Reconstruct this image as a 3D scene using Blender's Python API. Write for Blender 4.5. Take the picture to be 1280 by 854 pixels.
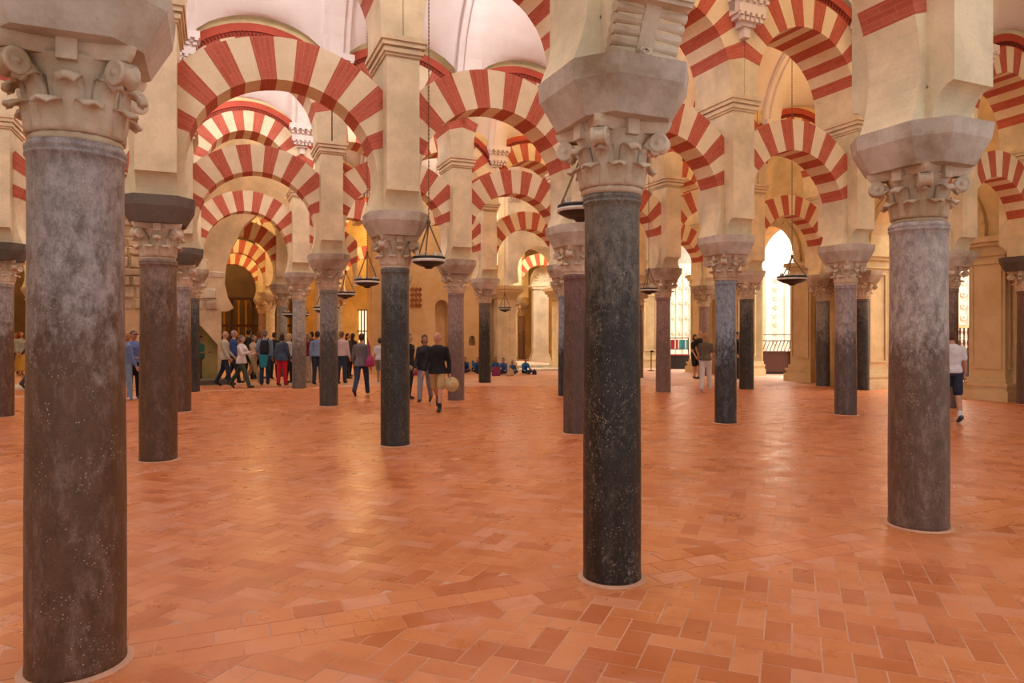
import bpy, bmesh, math, random
from mathutils import Vector, Matrix
for o in list(bpy.data.objects): bpy.data.objects.remove(o)
S = bpy.context.scene
COL = S.collection
PI = math.pi
rnd = random.Random(7)
# ------------------------------------------------------------------ camera
EYE = 1.75
F = 872.0
cam_d = bpy.data.cameras.new('camera'); cam = bpy.data.objects.new('camera', cam_d); COL.objects.link(cam)
cam.location = (0, 0, EYE); cam.rotation_euler = (PI/2, 0, 0)
cam_d.sensor_width = 36; cam_d.lens = F/1280*36; cam_d.shift_y = -13/1280; cam_d.clip_end = 200
S.camera = cam
S.view_settings.view_transform = 'Standard'; S.view_settings.look = 'None'
S.view_settings.exposure = -0.22; S.view_settings.gamma = 1; S.view_settings.use_curve_mapping = False
# ------------------------------------------------------------------ world
W = bpy.data.worlds.new('world'); S.world = W; W.use_nodes = True
W.node_tree.nodes['Background'].inputs[0].default_value = (0.94, 0.95, 1.0, 1)
W.node_tree.nodes["Background"].inputs[1].default_value = 1.05
# ------------------------------------------------------------------ plan geometry
PHI = math.radians(23.13); CP, SPH = math.cos(PHI), math.sin(PHI)
def pl(s, p, z=0.0): return Vector((s*CP - p*SPH, s*SPH + p*CP, z))      # plan coordinates: s along the arcades, p across them
def px_y(px, y):                                                          # ground point seen at a photo pixel
    D = EYE*F/(y-414.0); return Vector(((px-640)/F*D, D, 0))
def px_p(px, p, z=0.0):                                                   # point on plan line p at photo column px
    q = (px-640)/F; Z = p/(CP - SPH*q); return Vector((q*Z, Z, z))
def s_of(v): return v.x*CP + v.y*SPH
def p_of(v): return -v.x*SPH + v.y*CP
# lamps ------------------------------------------------------------
LIGHTS = []
def point(name, loc, power, col, rad=.5):
    d = bpy.data.lights.new(name, 'POINT'); d.energy = power; d.color = col; d.shadow_soft_size = rad
    o = bpy.data.objects.new(name, d); o.location = loc; COL.objects.link(o); return o
def area(name, loc, rot, sx, sy, power, col):
    d = bpy.data.lights.new(name, 'AREA'); d.shape = 'RECTANGLE'; d.size = sx; d.size_y = sy; d.energy = power; d.color = col
    o = bpy.data.objects.new(name, d); o.location = loc; o.rotation_euler = rot; COL.objects.link(o); return o
DAY = (.93, .95, 1.0); WARM = (1, .66, .28); GOLD = (1, .66, .26)
# unseen point lights added high in each vault (above every sight line)
for (p, ss, e, c) in [(1.2, (-6, 0, 6, 12), 190, DAY),
                      (7.4, (-7, -2, 3), 230, DAY), (7.4, (8, 13), 120, WARM),
                      (13.5, (-9, -4, 1, 6), 190, DAY), (13.5, (11, 15.5), 110, WARM),
                      (19.4, (-10, -5, 0, 4.5), 260, DAY), (19.4, (9.5, 15), 130, WARM),
                      (25.2, (-9, -3, 3, 9), 250, (1, .9, .75)), (25.2, (15,), 180, WARM)]:
    for s in ss: point('vault_fill_light', pl(s, p, 8.75), e, c)
for (p, ss, e) in [(31.2, (-8, 0, 6, 17), 260), (37.2, (-10, -4, 2, 9, 15), 260), (43, (-10, 0, 10), 200)]:
    for s in ss: point('gold_lamp', pl(s, p, 6.5), e, GOLD, .3)
point('vault_fill_light', pl(12.6, 30.6, 7.2), 900, (1, .93, .8))  # added fill light that brightens the plain arch and fluted pier
# area light added to overexpose the choir beyond the right-hand piers
area('choir_light', pl(24.2, 21, 9.8), (0, 0, PHI), 7, 30, 6500, (1, .97, .92))
# ------------------------------------------------------------------ materials
def lin(c):
    return tuple(((v/255)/12.92 if v/255 <= .04045 else ((v/255+.055)/1.055)**2.4) for v in c)+(1,)
class NT:
    def __init__(s, name):
        s.m = bpy.data.materials.new(name); s.m.use_nodes = True; s.t = s.m.node_tree; s.b = s.t.nodes['Principled BSDF']
        s.tc = s.t.nodes.new('ShaderNodeTexCoord')
    def n(s, kind, **kw):
        k = s.t.nodes.new(kind)
        for a, v in kw.items():
            if a.startswith('_'): setattr(k, a[1:], v)
            else: k.inputs[a].default_value = v
        return k
    def l(s, a, b): s.t.links.new(a, b)
    def noise(s, scale, detail=4, rough=.6, vec=None, sc=None):
        k = s.n('ShaderNodeTexNoise', Scale=scale, Detail=detail, Roughness=rough)
        src = vec or s.tc.outputs['Object']
        if sc:
            mp = s.n('ShaderNodeMapping'); mp.inputs['Scale'].default_value = sc; s.l(src, mp.inputs[0]); src = mp.outputs[0]
        s.l(src, k.inputs['Vector']); return k.outputs[0]
    def ramp(s, fac, stops):
        k = s.t.nodes.new('ShaderNodeValToRGB'); e = k.color_ramp.elements
        while len(e) < len(stops): e.new(.5)
        for i, (p, c) in enumerate(stops):
            e[i].position = p; e[i].color = c if len(c) == 4 else tuple(c)+(1,)
        s.l(fac, k.inputs[0]); return k.outputs[0]
    def mix(s, fac, a, b, mode='MIX'):
        k = s.t.nodes.new('ShaderNodeMix'); k.data_type = 'RGBA'; k.blend_type = mode
        for v, i in ((fac, 0), (a, 6), (b, 7)):
            if hasattr(v, 'is_output'): s.l(v, k.inputs[i])
            else: k.inputs[i].default_value = v
        return k.outputs[2]
    def math(s, op, a, b=0, c=None):
        k = s.t.nodes.new('ShaderNodeMath'); k.operation = op
        for i, v in enumerate((a, b) if c is None else (a, b, c)):
            if hasattr(v, 'is_output'): s.l(v, k.inputs[i])
            else: k.inputs[i].default_value = v
        return k.outputs[0]
    def bump(s, h, st=.3, dist=.02):
        k = s.n('ShaderNodeBump', Strength=st, Distance=dist); s.l(h, k.inputs['Height']); s.l(k.outputs[0], s.b.inputs['Normal'])
    def out(s, col=None, rough=.8):
        if col is not None:
            if hasattr(col, 'is_output'): s.l(col, s.b.inputs['Base Color'])
            else: s.b.inputs['Base Color'].default_value = col
        if hasattr(rough, 'is_output'): s.l(rough, s.b.inputs['Roughness'])
        else: s.b.inputs['Roughness'].default_value = rough
        return s.m
def plaster(name, c, c2=None, bump=.25, scale=6, rough=.85):
    t = NT(name); c2 = c2 or tuple(int(v*.86) for v in c)
    geo = t.t.nodes.new('ShaderNodeNewGeometry')
    pos = geo.outputs['Position']
    col = t.ramp(t.noise(1.3, 5, .65, pos), [(.35, lin(c2)), (.62, lin(c))])
    col = t.mix(t.ramp(t.noise(38, 3, .7, pos), [(.56, (0, 0, 0)), (.75, (.35, .35, .35))]), col, lin(tuple(int(v*.72) for v in c)))
    t.bump(t.noise(scale*5, 6, .7, pos), bump, .02)
    return t.out(col, rough)
def plain(name, c, rough=.6, metal=0):
    t = NT(name); t.b.inputs['Metallic'].default_value = metal
    col = t.mix(t.noise(9, 3), lin(c), lin(tuple(int(v*.8) for v in c)))
    return t.out(col, rough)
M_plaster = plaster('cream_plaster', (234, 213, 174))
M_white = plaster('white_voussoir_plaster', (236, 216, 182), (222, 199, 160), .15)
M_vault = plaster('vault_plaster', (226, 212, 204), (220, 204, 194), .05)
M_ochre = plaster('ochre_plaster', (226, 196, 142))
M_capital = plaster('carved_limestone', (226, 208, 184), (176, 146, 112), .45, 8)
M_block = plaster('block_stone', (206, 194, 178), (142, 118, 92), .5, 5)
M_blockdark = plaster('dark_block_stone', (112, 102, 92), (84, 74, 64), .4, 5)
M_sand = plaster('sandstone', (214, 188, 144), (196, 166, 118), .3, 5)
M_rough = plaster('rubble_stone', (222, 208, 184), (170, 150, 122), 1.0, 2)
M_marblew = plaster('white_marble', (236, 228, 212), None, .1, 5, .45)
M_mortar = plaster('pale_mortar', (206, 180, 160), None, .3)
def brick_mat():
    t = NT('red_brick_voussoir')
    sep = t.t.nodes.new('ShaderNodeSeparateXYZ'); t.l(t.tc.outputs['Object'], sep.inputs[0])
    x, y, z = sep.outputs
    r = t.math('SQRT', t.math('ADD', t.math('MULTIPLY', x, x), t.math('MULTIPLY', z, z)))
    u = t.math('ADD', r, y); th = t.math('ARCTAN2', z, x)
    cmb = t.t.nodes.new('ShaderNodeCombineXYZ'); t.l(u, cmb.inputs[0]); t.l(t.math('MULTIPLY', th, 1.5), cmb.inputs[1])
    b = t.n('ShaderNodeTexBrick', Scale=1.0); b.inputs['Brick Width'].default_value = .29; b.inputs['Row Height'].default_value = .063
    b.inputs['Mortar Size'].default_value = .004; b.inputs['Mortar Smooth'].default_value = .4
    b.inputs['Color1'].default_value = lin((188, 92, 66)); b.inputs['Color2'].default_value = lin((172, 76, 52)); b.inputs['Mortar'].default_value = lin((196, 120, 94))
    t.l(cmb.outputs[0], b.inputs['Vector'])
    geo = t.t.nodes.new('ShaderNodeNewGeometry')
    n = t.noise(2.2, 5, .7, geo.outputs['Position'])
    col = t.mix(t.ramp(n, [(.35, (0, 0, 0)), (.75, (.45, .45, .45))]), b.outputs[0], lin((200, 106, 84)))
    col = t.mix(t.ramp(t.noise(30, 3, .7, geo.outputs['Position']), [(.6, (0, 0, 0)), (.8, (.5, .5, .5))]), col, lin((222, 170, 146)))
    t.bump(t.math('SUBTRACT', t.noise(30, 4, .6, geo.outputs['Position']), b.outputs[1]), .25, .01)
    return t.out(col, .8)
M_brick = brick_mat()
M_redpaint = plaster('red_painted_archivolt', (184, 78, 54), (164, 64, 42), .2)
M_dentil = plaster('dark_red_dentil', (128, 50, 34), None, .1)
SHAFT = {}
def shaft_mat(key, top, bot, speck=.4, h=1.45, sp=(200, 180, 165)):
    if key in SHAFT: return SHAFT[key]
    t = NT('shaft_marble_'+key)
    sep = t.t.nodes.new('ShaderNodeSeparateXYZ'); t.l(t.tc.outputs['Object'], sep.inputs[0])
    n1 = t.noise(3.0, 12, .8, None, (1.2, 1.2, .6)); n2 = t.noise(16, 6, .75, None, (1, 1, .6)); n3 = t.noise(48, 4, .8, None, (1, 1, .7))
    e = t.math('ADD', t.math('MULTIPLY', t.math('SUBTRACT', sep.outputs[2], h), 1.1), t.math('MULTIPLY', t.math('SUBTRACT', n1, .5), 3.2))
    e = t.math('ADD', e, t.math('MULTIPLY', t.math('SUBTRACT', n2, .5), 1.2))
    f = t.ramp(t.math('ADD', e, .5), [(.1, (0, 0, 0)), (.75, (1, 1, 1))])
    col = t.mix(f, lin(bot), lin(top))
    col = t.mix(t.ramp(n2, [(.38, (.55, .55, .55)), (.6, (0, 0, 0))]), col, lin(tuple(int(v*.62) for v in bot)))
    mot = t.math('MULTIPLY', t.ramp(t.noise(8, 12, .82, None, (1.3, 1.3, .5)), [(.5, (0, 0, 0)), (.6, (1, 1, 1))]), .42)
    col = t.mix(mot, col, lin(tuple(int(a_*.45+b_*.55+12) for a_, b_ in zip(top, bot))))
    fl = t.ramp(n3, [(.54 if speck > .6 else .60, (0, 0, 0)), (.68 if speck > .6 else .78, (speck,)*3)])
    fl = t.math('MULTIPLY', fl, t.ramp(t.noise(3.4, 5, .7, None, (1, 1, .5)), [(.42, (.12,)*3), (.6, (1, 1, 1))]))
    col = t.mix(fl, col, lin((min(255, int(top[0]*1.2)+26), min(255, int(top[1]*1.2)+20), min(255, int(top[2]*1.2)+10))))
    col = t.mix(t.ramp(t.noise(75, 5, .8, None, (1, 1, .8)), [(.30, (.7, .7, .7)), (.46, (0, 0, 0))]), col, lin(tuple(int(v*.5) for v in bot)))
    v = t.n('ShaderNodeTexVoronoi', Scale=55); t.l(t.tc.outputs['Object'], v.inputs['Vector'])
    chips = t.math('MULTIPLY', t.ramp(v.outputs[0], [(.12, (1, 1, 1)), (.2, (0, 0, 0))]), t.ramp(t.noise(5, 3), [(.5, (0, 0, 0)), (.62, (1, 1, 1))]))
    col = t.mix(chips, col, lin(sp))
    t.bump(t.math('ADD', t.noise(22, 6, .7), n1), .35, .012)
    t.b.inputs['Specular IOR Level'].default_value = .4
    SHAFT[key] = t.out(col, t.ramp(n2, [(.3, (.28,)*3), (.7, (.55,)*3)])); return SHAFT[key]
COLS = {'mauve': ((164, 150, 144), (98, 66, 44), .35), 'black': ((118, 106, 92), (34, 27, 20), .8), 'pinkgrey': ((184, 168, 158), (108, 82, 66), .35),
        'brown': ((140, 114, 98), (92, 64, 42), .3), 'blackish': ((112, 108, 102), (46, 42, 37), .7), 'red': ((124, 88, 80), (96, 74, 64), .3),
        'blue': ((150, 158, 166), (50, 49, 48), .35), 'pink': ((172, 154, 148), (90, 76, 70), .3), 'grey': ((148, 142, 134), (72, 66, 60), .3),
        'rose': ((160, 130, 120), (124, 98, 88), .3), 'light': ((176, 170, 160), (110, 102, 94), .3), 'cream': ((220, 204, 176), (200, 178, 148), .2)}
COLNAME = {'mauve': 'mauve grey stone stained brown below', 'black': 'speckled black marble', 'pinkgrey': 'pitted pinkish grey marble', 'brown': 'brown stained stone',
           'blackish': 'dark scratched marble', 'red': 'reddish brown marble', 'blue': 'blue grey marble dark below', 'pink': 'pale pinkish grey marble', 'grey': 'mottled grey marble',
           'rose': 'dull rose marble', 'light': 'pale grey marble', 'cream': 'cream stone'}
HT = {'mauve': 1.95, 'black': 2.2, 'pinkgrey': 1.75, 'brown': 2.3, 'blackish': 2.35, 'red': 2.2, 'blue': 1.55, 'pink': 1.7, 'grey': 1.8, 'rose': 1.8, 'light': 1.5, 'cream': 1.0}
def smat(k): t, b, s = COLS[k]; return shaft_mat(k, t, b, s, HT[k])
# floor
def tile_mat():
    t = NT('terracotta_tile'); a = t.n('ShaderNodeAttribute', _attribute_name='tint'); geo = t.t.nodes.new('ShaderNodeNewGeometry')
    P = geo.outputs['Position']
    base = t.ramp(a.outputs['Fac'], [(0, lin((168, 84, 34))), (.14, lin((190, 108, 54))), (.5, lin((204, 124, 70))), (.8, lin((208, 134, 86))), (1, lin((208, 144, 116)))])
    col = t.mix(t.ramp(t.noise(.55, 4, .6, P), [(.35, (0, 0, 0)), (.7, (.6, .6, .6))]), base, lin((218, 142, 104)))
    col = t.mix(t.ramp(t.noise(7, 5, .7, P), [(.52, (0, 0, 0)), (.8, (.2, .2, .2))]), col, lin((184, 100, 54)))
    col = t.mix(t.ramp(t.noise(2.4, 6, .75, P), [(.5, (0, 0, 0)), (.72, (.7, .7, .7))]), col, lin((178, 92, 40)))
    col = t.mix(t.ramp(t.noise(1.6, 4, .7, P), [(.55, (0, 0, 0)), (.75, (.5, .5, .5))]), col, lin((212, 150, 128)))
    col = t.mix(t.ramp(t.noise(60, 2, .6, P), [(.66, (0, 0, 0)), (.76, (.2, .2, .2))]), col, lin((150, 84, 54)))
    t.bump(t.noise(9, 4, .6, P), .12, .01)
    return t.out(col, t.ramp(t.noise(3, 4, .6, P), [(.3, (.24,)*3), (.7, (.42,)*3)]))
M_tile = tile_mat()
M_grout = plaster('floor_grout', (214, 160, 128), None, .1, 5, .6)
def far_floor():
    t = NT('far_terracotta'); mp = t.n('ShaderNodeMapping'); mp.inputs['Rotation'].default_value = (0, 0, -PHI-PI/4)
    geo = t.t.nodes.new('ShaderNodeNewGeometry'); t.l(geo.outputs['Position'], mp.inputs[0])
    b = t.n('ShaderNodeTexBrick', Scale=1.0); b.inputs['Brick Width'].default_value = .3; b.inputs['Row Height'].default_value = .15; b.inputs['Mortar Size'].default_value = .004
    b.inputs['Color1'].default_value = lin((196, 114, 62)); b.inputs['Color2'].default_value = lin((208, 128, 76)); b.inputs['Mortar'].default_value = lin((204, 138, 98))
    t.l(mp.outputs[0], b.inputs['Vector'])
    col = t.mix(t.ramp(t.noise(.55, 4, .6, geo.outputs['Position']), [(.35, (0, 0, 0)), (.7, (.6, .6, .6))]), b.outputs[0], lin((204, 128, 90)))
    col = t.mix(t.ramp(t.noise(7, 5, .7, geo.outputs['Position']), [(.45, (0, 0, 0)), (.7, (.45,)*3)]), col, lin((194, 106, 56)))
    t.bump(t.noise(9, 4, .6, geo.outputs['Position']), .12, .01)
    return t.out(col, .33)
M_far = far_floor()
M_black = plain('black_iron', (24, 22, 22), .45); M_chain = plain('chain_iron', (128, 104, 74), .4, .5); M_rim = plain('lamp_rim_white', (238, 230, 214), .4)
M_wood = plain('dark_brown_wood', (84, 40, 26), .4); M_gilt = plain('gilt', (214, 160, 70), .35, .7)
M_bulb = NT('lamp_flame'); M_bulb.b.inputs['Emission Color'].default_value = (1, .72, .36, 1); M_bulb.b.inputs['Emission Strength'].default_value = 6; M_bulb = M_bulb.m
CM = {}
def cloth(c, rough=.85):
    if c not in CM:
        t = NT('cloth_%02x%02x%02x' % c); col = t.mix(t.noise(9, 3), lin(c), lin(tuple(int(v*.8) for v in c)))
        if rough > .7: t.bump(t.noise(6, 3, .5, None, (1.4, 1.4, 1.6)), .5, .05)
        CM[c] = t.out(col, rough)
    return CM[c]
# ------------------------------------------------------------------ mesh helpers
def link(name, me, mat=None, parent=None, loc=(0, 0, 0), rot=None, smooth=False):
    if isinstance(me, bmesh.types.BMesh):
        bm = me; me = bpy.data.meshes.new(name); bm.normal_update(); bm.to_mesh(me); bm.free()
    if mat and not me.materials: me.materials.append(mat)
    if smooth:
        for f in me.polygons: f.use_smooth = True
    o = bpy.data.objects.new(name, me); COL.objects.link(o); o.location = loc
    if rot: o.rotation_euler = rot
    if parent: o.parent = parent
    return o
def thing(name, label, cat, loc=(0, 0, 0), rz=0, group=None):
    o = bpy.data.objects.new(name, None); COL.objects.link(o); o.location = loc; o.rotation_euler = (0, 0, rz); o.empty_display_size = .2
    o['label'] = label; o['category'] = cat
    if group: o['group'] = group
    return o
def tag(o, label, cat, group=None):
    o['label'] = label; o['category'] = cat
    if group: o['group'] = group
    return o
def struct(o): o['kind'] = 'structure'; return o
def box(bm, x0, x1, y0, y1, z0, z1, M=None, mi=0):
    vs = [bm.verts.new((x, y, z)) for x in (x0, x1) for y in (y0, y1) for z in (z0, z1)]
    if M is not None:
        for v in vs: v.co = M @ v.co
    for q in ((0, 1, 3, 2), (4, 6, 7, 5), (0, 4, 5, 1), (2, 3, 7, 6), (0, 2, 6, 4), (1, 5, 7, 3)):
        f = bm.faces.new([vs[i] for i in q]); f.material_index = mi
def prism(bm, poly, y0, y1, mi=0):                       # polygon in xz, extruded along y
    a = [bm.verts.new((x, y0, z)) for x, z in poly]; b = [bm.verts.new((x, y1, z)) for x, z in poly]; n = len(poly)
    fs = [bm.faces.new(a), bm.faces.new(b[::-1])]
    for i in range(n): fs.append(bm.faces.new((a[i], b[i], b[(i+1) % n], a[(i+1) % n])))
    for f in fs: f.material_index = mi
def hull_prism(bm, lo, hi):                              # two matching plan rings (lists of 3-vectors)
    a = [bm.verts.new(v) for v in lo]; b = [bm.verts.new(v) for v in hi]; n = len(a)
    for i in range(n): bm.faces.new((a[i], a[(i+1) % n], b[(i+1) % n], b[i]))
    bm.faces.new(a[::-1]); bm.faces.new(b)
def lathe(bm, prof, n=24, M=None, cap=True):
    rings = []
    for r, z in prof:
        ring = []
        for i in range(n):
            a = 2*PI*i/n; v = Vector((r*math.cos(a), r*math.sin(a), z))
            if M is not None: v = M @ v
            ring.append(bm.verts.new(v))
        rings.append(ring)
    for k in range(len(rings)-1):
        for i in range(n): bm.faces.new((rings[k][i], rings[k][(i+1) % n], rings[k+1][(i+1) % n], rings[k+1][i]))
    if cap: bm.faces.new(rings[0][::-1]); bm.faces.new(rings[-1])
def tube(bm, a, b, r1, r2=None, n=8):
    a = Vector(a); b = Vector(b); r2 = r1 if r2 is None else r2; d = (b-a)
    M = Matrix.Translation(a) @ d.to_track_quat('Z', 'Y').to_matrix().to_4x4()
    lathe(bm, [(r1, 0), (r2, d.length)], n, M)
def mesh_of(fn, *a, **k):
    bm = bmesh.new(); fn(bm, *a, **k); bmesh.ops.recalc_face_normals(bm, faces=bm.faces)
    me = bpy.data.meshes.new('m'); bm.to_mesh(me); bm.free(); return me
def clip(poly, xl):
    for sgn in (1, -1):
        out = []
        for i, p in enumerate(poly):
            q = poly[(i+1) % len(poly)]; a = sgn*p[0] <= xl+1e-9; b = sgn*q[0] <= xl+1e-9
            if a: out.append(p)
            if a != b:
                t = (sgn*xl-p[0])/(q[0]-p[0]); out.append((sgn*xl, p[1]+t*(q[1]-p[1])))
        poly = out
    return poly
def copy(o, parent=None):
    c = o.copy(); COL.objects.link(c); c.parent = parent
    for ch in o.children: copy(ch, c)
    return c
# ------------------------------------------------------------------ floor
bm = bmesh.new()
for (s0, s1, p0, p1) in [(-30, 40, -8, 60)]:
    f = bm.faces.new([bm.verts.new(pl(a, b, -.0003)) for a, b in ((s0, p0), (s1, p0), (s1, p1), (s0, p1))])
# the far part of the floor carries the terracotta texture, the near part is grout under real tiles
floor = struct(link('floor', bm, M_grout))
PF = 22.0
bm = bmesh.new()
bm.faces.new([bm.verts.new((x, y, -.0005)) for x, y in ((-60, PF), (60, PF), (60, 75), (-60, 75))])
far = link('far_paving', bm, M_far, floor)
ROWP = [4.31, 10.5, 16.5, 22.3, 28.2, 34.1, 40.0]
TW, TH = .30, .15
def tile_poly(cx, cy, ang, w, h, g=.0035):
    c, s = math.cos(ang), math.sin(ang); P = []
    for x, y in ((-w/2+g, -h/2+g), (w/2-g, -h/2+g), (w/2-g, h/2-g), (-w/2+g, h/2-g)): P.append((cx+c*x-s*y, cy+s*x+c*y))
    return P
tiles = []
A45 = PHI + PI/4
ca, sa = math.cos(A45), math.sin(A45)
BAND = .31
def vis(x, y):
    return y > 2.9 and y < PF+.25 and abs(x) < y*.76+.5
for n in range(-140, 140):
    for m in range(-70, 70):
        # herringbone: horizontal tile then vertical tile, stepping diagonally
        for kind in (0, 1):
            u0 = (n*1 + m*4 + (0 if kind == 0 else 0))*TH; v0 = n*TH
            if kind == 0: cu, cv, a = u0+TW/2, v0+TH/2, 0
            else: cu, cv, a = u0-TH/2+0.0, v0+TW/2, PI/2
            x = cu*ca - cv*sa; y = cu*sa + cv*ca
            if not vis(x, y): continue
            p = -x*SPH + y*CP
            if min(abs(p-r) for r in ROWP) < .20: continue
            tiles.append((x, y, A45+a, TW, TH))
for r in ROWP[:3]:                                          # bands of square-laid tiles along each row of columns
    for j, off in enumerate((-.2, 0, .2)):
        for i in range(-60, 90):
            s = i*TW + (j % 2)*.15; v = pl(s, r+off)
            if vis(v.x, v.y): tiles.append((v.x, v.y, PHI, TW, .2001))
def tile_mesh(tint, w, h):
    bm = bmesh.new(); P = tile_poly(0, 0, 0, w, h)
    a = [bm.verts.new((x, y, -.004)) for x, y in P]; b = [bm.verts.new((x*.985, y*.985, .0015)) for x, y in P]
    for i in range(4): bm.faces.new((a[i], a[(i+1) % 4], b[(i+1) % 4], b[i]))
    bm.faces.new(b); me = bpy.data.meshes.new('tile'); bm.to_mesh(me); bm.free()
    at = me.attributes.new('tint', 'FLOAT', 'FACE')
    for d in at.data: d.value = tint
    me.materials.append(M_tile); return me
def tint(): 
    r = rnd.random()
    return .02+.1*rnd.random() if r < .14 else (.85+.15*rnd.random() if r < .24 else .2+.55*rnd.random())
tiles.sort(key=lambda t: t[1] if abs(t[0]) < .725*t[1] else 99+t[1])
TM = {}
for w_, h_ in ((TW, TH), (TW, .2001)): TM[(w_, h_)] = [tile_mesh(tint(), w_, h_) for _ in range(14)]
for (x, y, a, w, h) in tiles[:299]:
    o = link('floor_tile', rnd.choice(TM[(w, h)]), None, floor, (x, y, rnd.uniform(-.0004, .0006) + (.0022 if h > .17 else 0)), (rnd.uniform(-.003, .003), rnd.uniform(-.003, .003), a))
vs, fs, ti = [], [], []
for (x, y, a, w, h) in tiles[299:]:
    P = tile_poly(x, y, a, w, h); k = len(vs); dz = rnd.uniform(-.0004, .0006) + (.0022 if h > .17 else 0)
    vs += [(q[0], q[1], -.004) for q in P] + [(q[0], q[1], .0012+dz+rnd.uniform(-.0004, .0004)) for q in P]
    fs += [(k, k+1, k+5, k+4), (k+1, k+2, k+6, k+5), (k+2, k+3, k+7, k+6), (k+3, k, k+4, k+7), (k+4, k+5, k+6, k+7)]; ti += [tint()]*5
me = bpy.data.meshes.new('floor_tiles'); me.from_pydata(vs, [], fs); at = me.attributes.new('tint', 'FLOAT', 'FACE'); at.data.foreach_set('value', ti)
o = link('floor_tiles', me, M_tile, floor); o['kind'] = 'stuff'
# ------------------------------------------------------------------ column parts (unit meshes shared)
ZS, ZC, ZB, ZK = 2.71, 3.18, 3.52, 3.82                     # shaft top, capital top, block top, corbel top
def shaft_fn(bm, r, n=40):
    rt = r*.965
    pr = [(r*1.015, 0), (r*1.012, .04)]
    pr += [(r + (rt-r)*z/2.6 + .004*math.sin(z*2.2), z) for z in (.06, .4, .8, 1.2, 1.6, 2.0, 2.4, 2.58)]
    pr += [(rt+.001, 2.635), (rt+.009, 2.642), (rt+.010, 2.654), (rt+.002, 2.662), (rt+.010, 2.672), (rt+.011, 2.692), (rt, 2.70), (rt, ZS)]
    lathe(bm, pr, n)
shaft_cache = {}
def shaft_me(r, key, seg):
    k = (r, key, seg)
    if k not in shaft_cache:
        me = mesh_of(shaft_fn, r, seg); me.materials.append(smat(key))
        for f in me.polygons: f.use_smooth = True
        shaft_cache[k] = me
    return shaft_cache[k]
def bell_fn(bm, n=32):
    lathe(bm, [(.195, ZS-.01), (.215, ZS+.005), (.215, ZS+.03), (.195, ZS+.045), (.198, ZS+.2), (.215, ZS+.32), (.255, ZS+.40), (.26, ZS+.41)], n)
def abacus_fn(bm):
    ring = []
    for q in range(4):
        for i in range(9):
            t = -1+2*i/8; d = .295 - .055*(1-t*t)
            if abs(t) > .99: 
                pass
            x, y = d, t*.295*.93
            a = q*PI/2; ring.append((x*math.cos(a)-y*math.sin(a), x*math.sin(a)+y*math.cos(a)))
    for z0, z1, k0, k1 in ((ZS+.40, ZS+.43, .93, 1.0), (ZS+.43, ZC, 1.0, 1.04)):
        hull_prism(bm, [(x*k0, y*k0, z0) for x, y in ring], [(x*k1, y*k1, z1) for x, y in ring])
    for q in range(4):                                      # central knob on each side
        a = q*PI/2; M = Matrix.Rotation(a, 4, 'Z'); box(bm, .22, .285, -.045, .045, ZS+.37, ZC, M)
def leaf_fn(bm, ht, wd, curl, r0=.200):
    # an acanthus leaf standing against the bell, its tip curling outward; built facing +x
    path = []
    for i in range(9):
        t = i/8; z = ZS+.04 + ht*min(1, t*1.12); r = r0 + .012*t + .02*t*t
        if t > .6: k = (t-.6)/.4; r += curl*math.sin(k*PI*.62); z = ZS+.04+ht - (0.16*ht*(k-.5)*2 if k > .5 else 0)
        path.append((r, z, t))
    n = 7; F_, B_ = [], []
    for r, z, t in path:
        w = wd*(1.0-.25*t if t < .75 else .81-.9*(t-.75)*1.6)
        fr, br = [], []
        for j in range(n):
            u = -1+2*j/(n-1); lob = .010*abs(math.sin(u*PI*1.5)) + (.012 if j == n//2 else 0)
            y = u*w; rr = r + .022 + lob - .035*u*u*(1-t*.4)
            fr.append(bm.verts.new((rr, y, z + (-.02*abs(u) if t > .8 else 0)))); br.append(bm.verts.new((rr-.028, y*.96, z-.006)))
        F_.append(fr); B_.append(br)
    for i in range(len(path)-1):
        for j in range(n-1):
            bm.faces.new((F_[i][j], F_[i][j+1], F_[i+1][j+1], F_[i+1][j])); bm.faces.new((B_[i][j+1], B_[i][j], B_[i+1][j], B_[i+1][j+1]))
        bm.faces.new((F_[i][0], F_[i+1][0], B_[i+1][0], B_[i][0])); bm.faces.new((F_[i+1][-1], F_[i][-1], B_[i][-1], B_[i+1][-1]))
    for j in range(n-1):
        bm.faces.new((F_[-1][j], F_[-1][j+1], B_[-1][j+1], B_[-1][j])); bm.faces.new((F_[0][j+1], F_[0][j], B_[0][j], B_[0][j+1]))
def volute_fn(bm):
    # corner scroll, facing +x : a stem rising from the leaves and a rolled end under the abacus
    n = 7; prev = None
    for i in range(n):
        t = i/(n-1); r = .20+.15*t*t; z = ZS+.20+.19*t; w = .045
        ring = [bm.verts.new((r+.02, -w, z)), bm.verts.new((r+.02, w, z)), bm.verts.new((r-.03, w, z+.005)), bm.verts.new((r-.03, -w, z+.005))]
        if prev:
            for k in range(4): bm.faces.new((prev[k], prev[(k+1) % 4], ring[(k+1) % 4], ring[k]))
        prev = ring
    bm.faces.new(prev)
    M = Matrix.Translation((.335, 0, ZS+.335)) @ Matrix.Rotation(PI/2, 4, 'X')
    lathe(bm, [(.012, -.062), (.016, -.052), (.040, -.048), (.052, -.056), (.066, -.052), (.068, -.044), (.054, -.034), (.044, 0), (.054, .034), (.068, .044), (.066, .052), (.052, .056), (.040, .048), (.016, .052), (.012, .062)], 16, M)
ME = {}
def sm(me, mat, smooth=True):
    me.materials.append(mat)
    if smooth:
        for f in me.polygons: f.use_smooth = True
    return me
ME['bell'] = sm(mesh_of(bell_fn), M_capital); ME['abacus'] = sm(mesh_of(abacus_fn), M_capital, False)
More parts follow.
